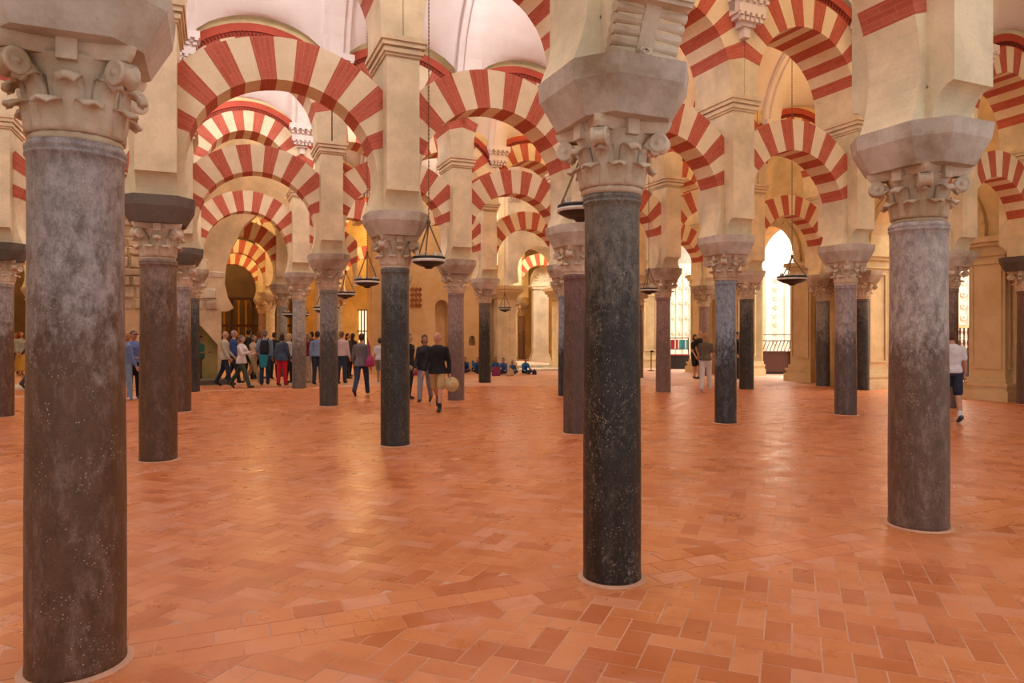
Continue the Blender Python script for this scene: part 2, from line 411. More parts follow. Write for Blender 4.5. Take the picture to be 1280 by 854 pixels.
ME['leaf_lo'] = sm(mesh_of(leaf_fn, .145, .078, .06), M_capital); ME['leaf_hi'] = sm(mesh_of(leaf_fn, .27, .075, .075, .196), M_capital); ME['volute'] = sm(mesh_of(volute_fn), M_capital)
def whole_capital():
    bm = bmesh.new()
    def add(me, a):
        k = len(bm.verts); bm.from_mesh(me); bm.verts.ensure_lookup_table(); M = Matrix.Rotation(a, 4, 'Z')
        for v in bm.verts[k:]: v.co = M @ v.co
    add(ME['bell'], 0); add(ME['abacus'], 0)
    for i in range(8): add(ME['leaf_lo'], i*PI/4+PI/8); add(ME['leaf_hi'], i*PI/4)
    for i in range(4): add(ME['volute'], PI/4+i*PI/2)
    me = bpy.data.meshes.new('capital'); bm.to_mesh(me); bm.free(); me.materials.append(M_capital)
    for f in me.polygons: f.use_smooth = True
    return me
ME['capital'] = whole_capital()
def octa(a, b, c, d, z):
    P = [(a, -b), (a, b), (d, c), (-d, c), (-a, b), (-a, -b), (-d, -c), (d, -c)]
    return [(x, y, z) for x, y in P]
def block_fn(bm):
    hull_prism(bm, octa(.33, .22, .38, .21, ZC), octa(.44, .27, .49, .25, ZC+.21))
    hull_prism(bm, octa(.44, .27, .49, .25, ZC+.21), octa(.455, .275, .515, .255, ZB))
ME['block'] = mesh_of(block_fn)
def core_fn(bm):
    box(bm, -.245, .245, -.27, .27, ZB, ZK+.02)
    box(bm, -.245, .245, -.5, .5, ZK, 5.83)
ME['core'] = sm(mesh_of(core_fn), M_plaster, False)
def corbel_fn(bm, rolls=False):
    # concave bracket from the core out to the pier face, on the -y side
    P = [(-.27, ZB), (-.31, ZB)]
    for i in range(9):
        t = i/8*PI/2; P.append((-.31-.19*(1-math.cos(t)), ZB+.30*math.sin(t)) if not rolls else None) if not rolls else None
    if rolls:
        P = [(-.27, ZB), (-.36, ZB)]
    P += [(-.5, ZK), (-.27, ZK)]
    if not rolls: P = [q for q in P if q]
    a = [bm.verts.new((-.245, y, z)) for y, z in P]; b = [bm.verts.new((.245, y, z)) for y, z in P]
    bm.faces.new(a); bm.faces.new(b[::-1])
    for i in range(len(P)): bm.faces.new((a[i], b[i], b[(i+1) % len(P)], a[(i+1) % len(P)]))
ME['corbel'] = sm(mesh_of(corbel_fn), M_plaster, False); ME['corbelr'] = sm(mesh_of(corbel_fn, True), M_plaster, False)
def impost_fn(bm):
    for o, z0, z1 in ((.025, 5.78, 5.82), (.05, 5.82, 5.88), (.03, 5.88, 5.91), (.075, 5.91, 5.98), (.10, 5.98, 6.05)): box(bm, -.245-o, .245+o, -.5-o, .5+o, z0, z1)
ME['impost'] = sm(mesh_of(impost_fn), plaster('impost_stone', (232, 206, 168)), False)
# ------------------------------------------------------------------ arch parts (arch-local: origin at circle centre)
HL = 1.58; RL, EL, ZL = 1.26, 1.86, 4.04
RU, EU, ZU = 1.265, 1.85, 6.35
def ring_poly(r0, r1, a0, a1, n=3):
    P = [(r0*math.cos(a0+(a1-a0)*i/n), r0*math.sin(a0+(a1-a0)*i/n)) for i in range(n+1)]
    P += [(r1*math.cos(a1-(a1-a0)*i/n), r1*math.sin(a1-(a1-a0)*i/n)) for i in range(n+1)]
    return P
def arch_meshes(R, E_, lim, b, a0, n, foot):
    out = []; a0r = math.radians(a0); st = (PI-2*a0r)/n
    for i in range(n):
        P = clip(ring_poly(R, E_, a0r+i*st, a0r+(i+1)*st), lim); red = i % 2 == 0
        e = .003 if red else 0
        me = mesh_of(lambda bm: prism(bm, P, -b-e, b+e)); me.materials.append(M_brick if red else M_white); out.append((me, red))
    f = math.asin(foot/R)
    # haunch: from the springing up to the first voussoir
    P = [(R*math.cos(f+(a0r-f)*i/6), R*math.sin(f+(a0r-f)*i/6)) for i in range(7)]
    if b > .4: P = [(R if z < 0 else x, z) for x, z in P]   # the upper arch is stilted, not horseshoe
    P += [(lim, lim*math.tan(a0r)), (lim, foot)]
    h = []
    for s in (1, -1):
        me = mesh_of(lambda bm: prism(bm, [(x*s, z) for x, z in P], -b, b)); me.materials.append(M_plaster); h.append(me)
    return out, h
LOW, LOWH = arch_meshes(RL, EL, 1.36, .25, 18, 15, ZB-ZL)
UPP, UPPH = arch_meshes(RU, EU, HL, .5, 15, 15, 6.05-ZU)
def join_me(lst):
    bm = bmesh.new(); mats = []
    for me in lst:
        k = len(bm.faces); bm.from_mesh(me); bm.faces.ensure_lookup_table(); m = me.materials[0]
        if m not in mats: mats.append(m)
        for f in bm.faces[k:]: f.material_index = mats.index(m)
    me = bpy.data.meshes.new('voussoirs'); bm.to_mesh(me); bm.free()
    for m in mats: me.materials.append(m)
    return me
LOWJ = join_me([m for m, _ in LOW]); UPPJ = join_me([m for m, _ in UPP])
EA = 2.11
def archivolt_fn(bm):
    a0 = math.acos(HL/EU); n = 24
    P = clip(ring_poly(EU+.09, EA, a0*.9, PI-a0*.9, n), HL); 
    prism(bm, P, -.56, .56)
    P = clip(ring_poly(EU, EU+.09, a0*.9, PI-a0*.9, n), HL); prism(bm, P, -.515, .515)
def dentil_fn(bm):
    a0 = math.acos(HL/(EU+.05))+.02; n = 46
    for i in range(n):
        a = a0+(PI-2*a0)*(i+.5)/n; M = Matrix.Rotation(-(a-PI/2), 4, 'Y')
        for y in (-1, 1):
            y0, y1 = sorted((y*.5, y*.55)); box(bm, -.013, .013, y0, y1, EU+.01, EU+.09, M)
def spandrel_fn(bm):
    a0 = math.acos(HL/EA); n = 20
    P = [(EA*math.cos(a0+(PI-2*a0)*i/n), EA*math.sin(a0+(PI-2*a0)*i/n)) for i in range(n+1)] + [(-HL, 3.1), (HL, 3.1)]
    prism(bm, P[::-1], -.47, .47)
ME['archivolt'] = sm(mesh_of(archivolt_fn), M_redpaint, False); ME['dentil'] = sm(mesh_of(dentil_fn), M_dentil, False); ME['spandrel'] = sm(mesh_of(spandrel_fn), M_ochre, False)
# ------------------------------------------------------------------ place the grid
MEAS = {(1,0):(96,831),(1,1):(765,722),(1,2):(1148,657),(2,0):(198,575),(2,1):(494,556.5),(2,2):(720,541.5),(2,3):(907,529),(2,4):(1057,518.5),
        (3,-1):(2.5,521),(3,0):(226,514.5),(3,1):(411,507.5),(3,2):(570,500.5),(3,4):(829,490.5),(3,5):(933,487),(4,0):(240,489.5),(4,1):(374,485),(4,3):(606,478)}
V1 = Vector((2.93, 1.2516, 0)); V3 = Vector((2.83, 1.205, 0)); WV = Vector((-2.32, 5.42, 0))
POS = {}
for key, (px, y) in MEAS.items(): POS[key] = px_y(px, y)
POS[(2, 6)] = px_p(1284, 10.5)
def pos(r, k):
    if (r, k) in POS: return POS[(r, k)]
    V = V1 if r < 3 else V3
    if r >= 5: q = pos(4, k) + WV*(r-4)
    else:
        near = min((kk for (rr, kk) in MEAS if rr == r), key=lambda kk: abs(kk-k)); q = POS[(r, near)] + V*(k-near)
        if (r, k) == (3, 3): q = (POS[(3, 2)]+POS[(3, 4)])/2
        if (r, k) == (4, 2): q = (POS[(4, 1)]+POS[(4, 3)])/2
    POS[(r, k)] = q; return q
KR = {1: (-1, 3), 2: (-2, 6), 3: (-2, 6), 4: (-3, 6), 5: (-3, 5), 6: (-4, 7), 7: (-4, 7)}
RAD = {(1,0):.23,(1,1):.203,(1,2):.243,(2,0):.236,(2,1):.22,(2,2):.215,(2,3):.2,(2,4):.215}
CK = {(1,-1):'grey',(1,0):'mauve',(1,1):'black',(1,2):'pinkgrey',(1,3):'grey',(2,-1):'brown',(2,0):'brown',(2,1):'blackish',(2,2):'red',(2,3):'blue',(2,4):'pink',(2,5):'brown',(2,6):'red',
      (3,-1):'mauve',(3,0):'mauve',(3,1):'grey',(3,2):'rose',(3,3):'blue',(3,4):'rose',(3,5):'blackish',(3,6):'grey',(4,0):'blackish',(4,1):'light',(4,3):'black',(4,4):'blue',(4,6):'rose'}
ROWN = {1: 'front', 2: 'second', 3: 'third', 4: 'fourth', 5: 'fifth', 6: 'sixth', 7: 'seventh'}
ORD = ['first', 'second', 'third', 'fourth', 'fifth', 'sixth', 'seventh', 'eighth', 'ninth', 'tenth', 'eleventh', 'twelfth', 'thirteenth']
NICK = {(1,0): 'thick mauve column', (1,1): 'tall black column', (1,2): 'pitted right-hand column', (2,1): 'dark scratched column', (2,3): 'blue grey column'}
def inframe(r, k): q = pos(r, k); return 0 <= 640+F*q.x/max(q.y, .1) <= 1290
def idx(r, k):                                           # rank counted from the left edge of the photo
    v = [kk for kk in range(KR[r][0], KR[r][1]+1) if inframe(r, kk)]
    if k in v: return ORD[v.index(k)]
    return 'outer left' if k == v[0]-1 else ('far outer left' if k < v[0] else ('outer right' if k == v[-1]+1 else 'far outer right'))
def nick(r, k): return 'the '+NICK[(r, k)] if (r, k) in NICK else '%s %s-row column' % (idx(r, k), ROWN[r])
SKIPCOL = {(5,3),(5,4),(5,2),(5,5)}
def make_column(r, k):
    P = pos(r, k); key = CK.get((r, k)) or rnd.choice(['grey', 'rose', 'light', 'pink', 'cream'] if r > 4 else ['grey', 'rose', 'brown'])
    nm = COLNAME[key]
    lab = ('%s column, %s from the left in the %s row' if inframe(r, k) else '%s column, %s one of the %s row, outside the frame') % (nm, idx(r, k), ROWN[r])
    t = thing('column', lab, 'column', P, PHI + (PI*.5*rnd.randint(0, 3) if r > 2 else 0), 'arcade columns')
    link('shaft', shaft_me(RAD.get((r, k), .21), key, 48 if r < 3 else 24), None, t)
    rr = RAD.get((r, k), .21)
    if r <= 3:
        bmx = bmesh.new(); lathe(bmx, [(rr+.01, 0), (rr+.038, .0045), (rr+.03, .008), (rr+.0, .016)], 32, None, False)
        link('mortar_ring', bmx, M_grout, t)
    if r <= 2:
        cb = link('capital', ME['bell'], None, t); link('abacus', ME['abacus'], None, cb)
        for i in range(8):
            a = i*PI/4
            link('lower_leaf', ME['leaf_lo'], None, cb, rot=(0, 0, a+PI/8)); link('upper_leaf', ME['leaf_hi'], None, cb, rot=(0, 0, a))
        for i in range(4): link('volute', ME['volute'], None, cb, rot=(0, 0, PI/4+i*PI/2))
    else: link('capital', ME['capital'], None, t)
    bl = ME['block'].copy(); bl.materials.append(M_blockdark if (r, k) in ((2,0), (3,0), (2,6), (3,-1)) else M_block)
    b = link('impost_block', bl, None, t); b.rotation_euler = (0, 0, PHI-t.rotation_euler[2])
    return t
def make_pier(r, k):
    P = pos(r, k)
    t = thing('pier', 'rectangular plastered pier above %s' % nick(r, k), 'pier', P, PHI, 'piers above the columns')
    link('pier_shaft', ME['core'], None, t)
    ro = (r, k) == (1, 1)
    link('corbel', ME['corbelr'] if ro else ME['corbel'], None, t); link('corbel', ME['corbel'], None, t, rot=(0, 0, PI))
    if ro:                                                  # roll corbel with its central band
        for i in range(6):
            f = (i+.5)/6; y = -.35-.165*f; z = ZB+.02+(ZK-ZB+.06)*f
            for s in (-1, 1):
                bmx = bmesh.new(); tube(bmx, (s*.02, y, z), (s*(.25+.025*f), y, z), .026, .036, 12); link('roll', bmx, M_capital, t, smooth=False)
        bmx = bmesh.new(); a = Vector((0, -.385, ZB)); 
        prof = [(-.375, ZB-.0), (-.535, ZK+.05), (-.48, ZK+.05), (-.34, ZB-.0)]
        va = [bmx.verts.new((-.06, y, z)) for y, z in prof]; vb = [bmx.verts.new((.06, y, z)) for y, z in prof]
        bmx.faces.new(va); bmx.faces.new(vb[::-1])
        for i in range(4): bmx.faces.new((va[i], vb[i], vb[(i+1) % 4], va[(i+1) % 4]))
        link('corbel_band', bmx, M_capital, t)
        bmx = bmesh.new(); Mx = Matrix.Translation((0, -.41, ZB+.06)) @ Matrix.Rotation(PI/2-.45, 4, 'X'); lathe(bmx, [(.055, 0), (.05, .02), (.03, .02), (.03, .008), (.012, .024)], 4, Mx, False); link('diamond_boss', bmx, M_capital, t)
        bmx = bmesh.new(); box(bmx, -.26, .26, -.60, -.48, ZK+.05, ZK+.085); box(bmx, -.25, .25, -.585, -.48, ZK+.02, ZK+.05)
        box(bmx, -.25, .25, -.42, -.3, ZB-.035, ZB); link('corbel_fillet', bmx, M_capital, t)
    link('impost_moulding', ME['impost'], None, t)
def make_arch(r, k, low=True, up=True):
    a, b = pos(r, k), pos(r, k+1); m = (a+b)/2; d = b-a; rz = math.atan2(d.y, d.x); sc = d.length/3.16
    far = r >= 6
    between = 'between %s and %s' % (nick(r, k), nick(r, k+1)) if not far else 'over the %s bay of the %s row' % (idx(r, k), ROWN[r])
    if low:
        t = thing('lower_arch', 'lower red striped arch '+between, 'arch', (m.x, m.y, ZL), rz, 'lower striped arches'); t.scale = (sc, 1, 1)
        if far: o = link('voussoirs', LOWJ, None, t); o['kind'] = 'stuff'
        else:
            for me, red in LOW: link('brick_voussoir' if red else 'stone_voussoir', me, None, t)
        for h in LOWH: link('haunch', h, None, t)
    if up:
        t = thing('upper_arch', 'upper red striped arch '+between, 'arch', (m.x, m.y, ZU), rz, 'upper striped arches'); t.scale = (sc, 1, 1)
        if far: o = link('voussoirs', UPPJ, None, t); o['kind'] = 'stuff'
        else:
            for me, red in UPP: link('brick_voussoir' if red else 'stone_voussoir', me, None, t)
        for h in UPPH: link('haunch', h, None, t)
        av = link('archivolt', ME['archivolt'], None, t)
        if r <= 4: o = link('dentils', ME['dentil'], None, av); o['kind'] = 'stuff'
        sp = struct(link('wall_arcade', ME['spandrel'], None, None, (m.x, m.y, ZU), (0, 0, rz))); sp.scale = (sc, 1, 1)
for r, (k0, k1) in KR.items():
    for k in range(k0, k1+1):
        if (r, k) not in SKIPCOL and s_of(pos(r, k)) < 18.9: make_column(r, k); make_pier(r, k)
        if k < k1 and not (r == 5 and k >= 2) and s_of(pos(r, k+1)) < (19 if r < 3 else 18.9): make_arch(r, k)
# ------------------------------------------------------------------ vaults
def ceiling(r, p0, p1, s0, s1, off):
    bm = bmesh.new(); hs = (p1-p0)/2; pc = (p0+p1)/2; nq = 22; ns = int((s1-s0)/3.16*14)
    grid = []
    for i in range(ns+1):
        s = s0+(s1-s0)*i/ns; x = ((s-off)/3.16) % 1.0; x = (x-.5)*3.16; row = []
        zl = 7.55+1.02*math.sqrt(max(0, 1-(x/1.5)**2))
        for j in range(nq+1):
            q = -1+2*j/nq; q = math.copysign(abs(q)**.8, q)
            zb = 7.55+2.75*math.sqrt(max(0, 1-q*q)); z = max(zb, zl); row.append(bm.verts.new(pl(s, pc+q*hs, z)))
        grid.append(row)
    for i in range(ns):
        for j in range(nq): bm.faces.new((grid[i][j], grid[i][j+1], grid[i+1][j+1], grid[i+1][j]))
    c = struct(link('ceiling', bm, M_vault, smooth=True))
    k = math.ceil((s0-off)/3.16)
    while off+k*3.16 < s1:                                  # double fascia rib on every pier line
        s = off+k*3.16; bm = bmesh.new(); n = 20
        for wd, dr in ((.30, .10), (.15, .17)):
            rings = []
            for i in range(n+1):
                a = PI*i/n; c1 = Vector(pl(s, pc-hs*math.cos(a), 7.55+2.75*math.sin(a))); h2 = hs-dr
                lo = [pl(s+e, pc-(hs-dr)*math.cos(a), 7.5+(2.75-dr)*math.sin(a)) for e in (-wd, wd)]
                hi = [pl(s+e, pc-hs*1.02*math.cos(a), 7.55+2.8*math.sin(a)) for e in (-wd, wd)]
                rings.append([bm.verts.new(v) for v in (lo[0], lo[1], hi[1], hi[0])])
            for i in range(n):
                for j in range(4): bm.faces.new((rings[i][j], rings[i][(j+1) % 4], rings[i+1][(j+1) % 4], rings[i+1][j]))
        bmesh.ops.recalc_face_normals(bm, faces=bm.faces)
        link('rib', bm, M_vault, c)
        for sd in (0, 1):                                   # stepped pendant corbel under each rib end
            bm = bmesh.new(); q = p0 if sd == 0 else p1; e = 1 if sd == 0 else -1
            for w_, d_, za, zb_ in ((.38, .34, 7.78, 7.92), (.34, .28, 7.70, 7.78), (.30, .24, 7.46, 7.70), (.25, .20, 7.38, 7.46), (.15, .14, 7.26, 7.38), (.07, .09, 7.08, 7.26)):
                M = Matrix.Translation(pl(s, q)) @ Matrix.Rotation(PHI, 4, 'Z'); y0, y1 = sorted((-.1*e, d_*e)); box(bm, -w_, w_, y0, y1, za, zb_, M)
                if w_ > .24:
                    for g in range(-2, 3): y0, y1 = sorted((d_*e-.06*e, d_*e+.02*e)); box(bm, g*w_*.42-.035, g*w_*.42+.035, y0, y1, za-.06, za+.01, M)
            link('pendant_corbel', bm, M_vault, c)
        k += 1
ps = {0: -1.9, 1: 4.31, 2: 10.5, 3: 16.5, 4: 22.3, 5: 28.2, 6: 34.1, 7: 40.0, 8: 46}
for r in range(0, 8):
    o1 = s_of(pos(max(r, 1), 1)); o2 = s_of(pos(min(r+1, 7), 1)); ceiling(r, ps[r]+.45, ps[r+1]-.45, -15, 18.2 if r < 4 else 19.5, (o1+o2)/2 if r else o2)
# ------------------------------------------------------------------ enclosing walls
def sz_poly(poly, p0, p1):                                # polygon given as (s, z), extruded between two plan lines
    bm = bmesh.new(); a = [bm.verts.new(pl(s, p0, z)) for s, z in poly]; b = [bm.verts.new(pl(s, p1, z)) for s, z in poly]; n = len(poly)
    bm.faces.new(a); bm.faces.new(b[::-1])
    for i in range(n): bm.faces.new((a[i], b[i], b[(i+1) % n], a[(i+1) % n]))
    bmesh.ops.recalc_face_normals(bm, faces=bm.faces); return bm
def pz_poly(poly, s0, s1):
    bm = bmesh.new(); a = [bm.verts.new(pl(s0, p, z)) for p, z in poly]; b = [bm.verts.new(pl(s1, p, z)) for p, z in poly]; n = len(poly)
    bm.faces.new(a); bm.faces.new(b[::-1])
    for i in range(n): bm.faces.new((a[i], b[i], b[(i+1) % n], a[(i+1) % n]))
    bmesh.ops.recalc_face_normals(bm, faces=bm.faces); return bm
def pbox(bm, s0, s1, p0, p1, z0, z1):
    M = Matrix.Rotation(PHI, 4, 'Z'); box(bm, s0, s1, p0, p1, z0, z1, M)
M_darkwall = plaster('dark_far_stone', (120, 92, 60)); M_gold = plaster('golden_plaster', (222, 182, 104)); M_olive_lit = plaster('olive_lit_plaster', (196, 178, 112))
struct(link('wall_back', sz_poly([(-16, 0), (32, 0), (32, 11), (-16, 11)], 46, 46.5), M_darkwall))
struct(link('wall_left', pz_poly([(-2, 0), (46.5, 0), (46.5, 11), (-2, 11)], -16.5, -16), M_plaster))
struct(link('wall_choir', pz_poly([(-2, 0), (46.5, 0), (46.5, 11), (-2, 11)], 29, 29.5), M_marblew))
def seg_wall(name, S0, S1, pa, pb, openings, mat):
    # wall running away from the camera, pierced by round arches that spring from moulded piers
    P = [(pa, 0)]
    for a, b in openings:
        r = (b-a)/2; c = (a+b)/2; P.append((a, 0)); P.append((a, 4.1))
        for i in range(1, 16): t = PI-PI*i/16; P.append((c+r*math.cos(t), 4.35+r*math.sin(t)))
        P += [(b, 4.1), (b, 0)]
    P += [(pb, 0), (pb, 10.4), (pa, 10.4)]
    return struct(link(name, pz_poly(P, S0, S1), mat))
WR = seg_wall('wall_right', 18.25, 19.2, 3.5, 17.1, [(12.0, 15.1)], M_ochre)
WR2 = seg_wall('wall_right', 19.0, 19.95, 17.1, 46, [(18.86, 21.5), (24.5, 28.2)], M_ochre)
def ren_arch(S0, a, b, lab):                              # moulded archivolt with keystone on the near face
    t = thing('stone_arch', lab, 'arch', pl(S0, (a+b)/2, 4.35), PHI+PI/2, 'round stone arches'); r = (b-a)/2
    for nm, r0, r1, d in (('inner_moulding', r-.02, r+.16, .06), ('outer_moulding', r+.16, r+.34, .12)):
        bm = bmesh.new(); prism(bm, ring_poly(r0, r1, -.12, PI+.12, 20), -.05, d); bmesh.ops.recalc_face_normals(bm, faces=bm.faces); link(nm, bm, M_sand, t)
    bm = bmesh.new(); prism(bm, [(-.12, r-.05), (.12, r-.05), (.17, r+.42), (-.17, r+.42)], -.04, .2); link('keystone', bm, M_sand, t)
    for i in range(14):
        a_ = PI*(i+.5)/14; bm = bmesh.new(); M = Matrix.Rotation(PI/2-a_, 4, 'Y'); box(bm, -.05, .05, .10, .145, r+.2, r+.3, M); link('carved_boss', bm, M_sand, t)
ren_arch(18.25, 12.0, 15.1, 'round cream stone arch with carved boss border, behind the right-hand column')
ren_arch(19.0, 18.86, 21.5, 'round stone arch above the brown counter and hanging lamp')
ren_arch(19.0, 24.5, 28.2, 'round stone arch above the rack of coloured books')
def ren_pier(S0, p0, p1, lab, hcap=4.1, mat=None, proj=.22):
    mat = mat or M_sand
    t = thing('stone_pier', lab, 'pier', (0, 0, 0), PHI, 'moulded stone piers')
    def B(nm, *bs):
        bm = bmesh.new()
        for b_ in bs: box(bm, *b_)
        return link(nm, bm, mat, t)
    f = S0-proj; w = .99
    B('pier_body', (f, S0+w, p0, p1, .55, hcap-.35))
    B('plinth', (f-.16, S0+w, p0-.16, p1+.16, 0, .26), (f-.10, S0+w, p0-.10, p1+.10, .26, .36), (f-.13, S0+w, p0-.13, p1+.13, .36, .44), (f-.05, S0+w, p0-.05, p1+.05, .44, .56))
    B('pier_capital', (f-.04, S0+w, p0-.04, p1+.04, hcap-.45, hcap-.38), (f-.02, S0+w, p0-.02, p1+.02, hcap-.38, hcap-.2), (f-.09, S0+w, p0-.09, p1+.09, hcap-.2, hcap-.1), (f-.16, S0+w, p0-.16, p1+.16, hcap-.1, hcap+.04))
    m = .12; zz0, zz1 = .8, hcap-.6
    B('panel_frame', (f-.035, f, p0+m-.05, p0+m, zz0, zz1), (f-.035, f, p1-m, p1-m+.05, zz0, zz1), (f-.035, f, p0+m, p1-m, zz0, zz0+.05), (f-.035, f, p0+m, p1-m, zz1-.05, zz1))
    B('panel_frame', (f+.12, f+.17, p0-.035, p0, zz0, zz1), (S0+.55, S0+.6, p0-.035, p0, zz0, zz1), (f+.17, S0+.55, p0-.035, p0, zz0, zz0+.05), (f+.17, S0+.55, p0-.035, p0, zz1-.05, zz1))
ren_pier(18.25, 11.1, 12.0, 'sandstone pier with panel at the right edge beside the brown balustrade')
ren_pier(18.25, 15.1, 15.95, 'sandstone pier just left of the pitted right-hand column')
ren_pier(19.0, 17.95, 18.86, 'sandstone pier right of the brown counter')
ren_pier(19.0, 21.5, 22.3, 'sandstone pier with low plinth left of the brown counter')
ren_pier(19.0, 23.1, 24.5, 'wide panelled pier behind the woman in white trousers')
ren_pier(19.0, 28.2, 29.4, 'cream pier left of the rack of books beside the rope post')
POS[(2, 7)] = px_p(1078, 15.0); CK[(2, 7)] = 'blackish'; NICK[(2, 7)] = 'engaged column'
t = thing('column', 'dark stone column set against the sandstone pier left of the pitted column', 'column', POS[(2, 7)], PHI, 'columns against the right piers')
link('shaft', shaft_me(.19, 'blackish', 24), None, t); link('capital', ME['capital'], None, t); bl = ME['block'].copy(); bl.materials.append(M_block); link('impost_block', bl, None, t)
# chapel wall at the left -------------------------------------------------
PC = 25.6
def sz(px, y, p=PC): q = px_p(px, p); return (s_of(q), EYE + (414-y)*q.y/F)
S272 = sz(272, 400)[0]; S246 = sz(246, 400)[0]; SL = sz(62, 400)[0]
P = [(SL, 0), (S246, 0), (S246, sz(246, 402)[1]), (S272, sz(272, 431)[1]), (S272, 0), (S272+.12, 0), (S272+.12, 2.42)]
P += [sz(x, y) for x, y in ((285, 389), (292, 385), (285, 372), (281, 355), (283, 330), (290, 310), (305, 282), (325, 264), (345, 257), (365, 264), (382, 282), (393, 310), (398, 340), (398, 372))]
sR = sz(398, 372)[0]; P += [(sR, 0), (sR+.5, 0), (sR+.5, 9.6), (SL, 9.6)]
wc = struct(link('wall_chapel', sz_poly(P, PC, PC+.9), M_plaster))
struct(link('wall_recess', sz_poly([(S246-.2, 0), (S272+.05, 0), (S272+.05, 3), (S246-.2, 3)], PC+.45, PC+.8), M_olive_lit))  # recess and olive tone put a diagonal shadow and yellow light into the wall
stones = []
z = 2.45
while z < 7.4:                                           # rough stonework above the plaster, stone by stone
    h = rnd.uniform(.26, .42); s = sz(95, 300)[0]+rnd.uniform(0, .2)
    while s < sz(262, 300)[0]-.1:
        w = rnd.uniform(.3, .62)
        if not (z > 3.8 and s > sz(215, 300)[0]):
            bm = bmesh.new(); d = rnd.uniform(.03, .13)
            n0 = len(stones); vs_ = []
            lo = [pl(s+.01, PC+.02, z+.01), pl(s+w-.01, PC+.02, z+.01), pl(s+w-.01, PC+.02, z+h-.01), pl(s+.01, PC+.02, z+h-.01)]
            j = lambda: rnd.uniform(-.03, .03)
            hi = [pl(s+.05+j(), PC-d+j()*.5, z+.05+j()), pl(s+w-.05+j(), PC-d+j()*.5, z+.04+j()), pl(s+w-.05+j(), PC-d+j()*.5, z+h-.05+j()), pl(s+.05+j(), PC-d+j()*.5, z+h-.05+j())]
            hull_prism(bm, lo, hi); bmesh.ops.recalc_face_normals(bm, faces=bm.faces); link('stone', bm, M_rough, wc); stones.append(1)
        s += w
    z += h
bm = bmesh.new(); a = sz(238, 480)[0]; b = sz(292, 480)[0]; pbox(bm, a, b, PC-1.0, PC-.05, 0, .16)
tag(link('stone_step', bm, M_blockdark), 'low grey stone step at the foot of the cream wall', 'step')
# chapel wall in the centre, with niche and carved diamond panel ------------
PW = 28.0
def s5(px): return s_of(px_p(px, PW))
def zy(px, y, p): return EYE+(414-y)*px_p(px, p).y/F
a, b = s5(465), s5(613)
n0, n1 = s5(544), s5(560); m0, m1 = s5(586), s5(594)
zt = zy(552, 383, PW); zb = zy(552, 440, PW); w0 = (n0+n1)/2; wr = (n1-n0)/2
def arch_top(c, r, z, n=8): return [(c-r*math.cos(PI*i/n), z+r*math.sin(PI*i/n)) for i in range(n+1)]
zs = zy(590, 424, PW); zsb = zy(590, 432, PW); sc_, sr = (m0+m1)/2, (m1-m0)/2
cols_ = [(a, 0), (b, 0), (b, 9.6), (a, 9.6)]
# outer layer split in three strips around the two niches
M_tan = plaster('tan_plaster', (220, 188, 140), (206, 170, 118), .4)
wcen = struct(link('wall_centre', sz_poly([(a, 0), (b, 0), (b, 9.6), (a, 9.6)], PW+.35, PW+.9), M_tan))
f = [((a, 0), (n0, 0), (n0, 9.6), (a, 9.6)), ((n1, 0), (m0, 0), (m0, 9.6), (n1, 9.6)), ((m1, 0), (b, 0), (b, 9.6), (m1, 9.6)), ((n0, 0), (n1, 0), (n1, zb), (n0, zb)), ((m0, 0), (m1, 0), (m1, zsb), (m0, zsb))]
for P in f: link('wall_layer', sz_poly(list(P), PW, PW+.35), M_tan, wcen)
link('wall_layer', sz_poly([(n0, 9.6)] + arch_top(w0, wr, zt) + [(n1, 9.6)], PW, PW+.35), M_tan, wcen)
link('wall_layer', sz_poly([(m0, 9.6)] + arch_top(sc_, sr, zs) + [(m1, 9.6)], PW, PW+.35), M_tan, wcen)
t = thing('diamond_carving', 'square red carved panel of interlaced diamonds on the tan wall', 'carving', pl(s5(520), PW, zy(520, 372, PW)), PHI)
M_terra = plaster('terracotta_carving', (196, 118, 72), None, .2)
for (i, j) in [(x, y) for x in (-1, 0, 1) for y in (-1.5, -.5, .5, 1.5)]:
    for rr in (.10, .05):
        bm = bmesh.new(); M = Matrix.Translation((i*.16, 0, j*.22)) @ Matrix.Rotation(PI/2, 4, 'X')
        lathe(bm, [(rr*1.0, 0), (rr, .05), (rr*.72, .05), (rr*.72, 0)], 4, M, False); link('diamond', bm, M_terra, t)
# golden room behind, with the lit grating
PG = 38.0
a, b = s_of(px_p(383, PG)), s_of(px_p(472, PG))
struct(link('wall_golden', sz_poly([(a, 0), (b, 0), (b, 9), (a, 9)], PG, PG+.5), M_gold))
t = thing('lit_grating', 'tall glowing window grating in the golden wall above the grey-jacket man', 'window', pl(s_of(px_p(457, PG)), PG-.03, 0), PHI)
M_glow = NT('lit_window_glass'); M_glow.b.inputs['Emission Color'].default_value = (1, .84, .5, 1); M_glow.b.inputs['Emission Strength'].default_value = 1.6; M_glow = M_glow.m
zt, zb = zy(457, 388, PG), zy(457, 440, PG)
for i in range(5):
    x = -.32+i*.16; bm = bmesh.new(); box(bm, x-.035, x+.035, -.03, 0, zb, zt); link('glass_strip', bm, M_glow, t)
    bm = bmesh.new(); tube(bm, (x+.08, -.06, zb-.05), (x+.08, -.06, zt+.05), .03, .03, 8); link('bar', bm, M_wood, t)
for z in (zb, zt, (zb+zt)/2): bm = bmesh.new(); box(bm, -.45, .45, -.08, -.02, z-.03, z+.03); link('rail', bm, M_wood, t)
t = thing('gilt_post_row', 'gilt posts standing in for gold-lit columns deep behind the crowd at left', 'screen', px_p(312, 44.5), PHI)  # made-up row of posts standing in for gold-lit columns in the dark depth
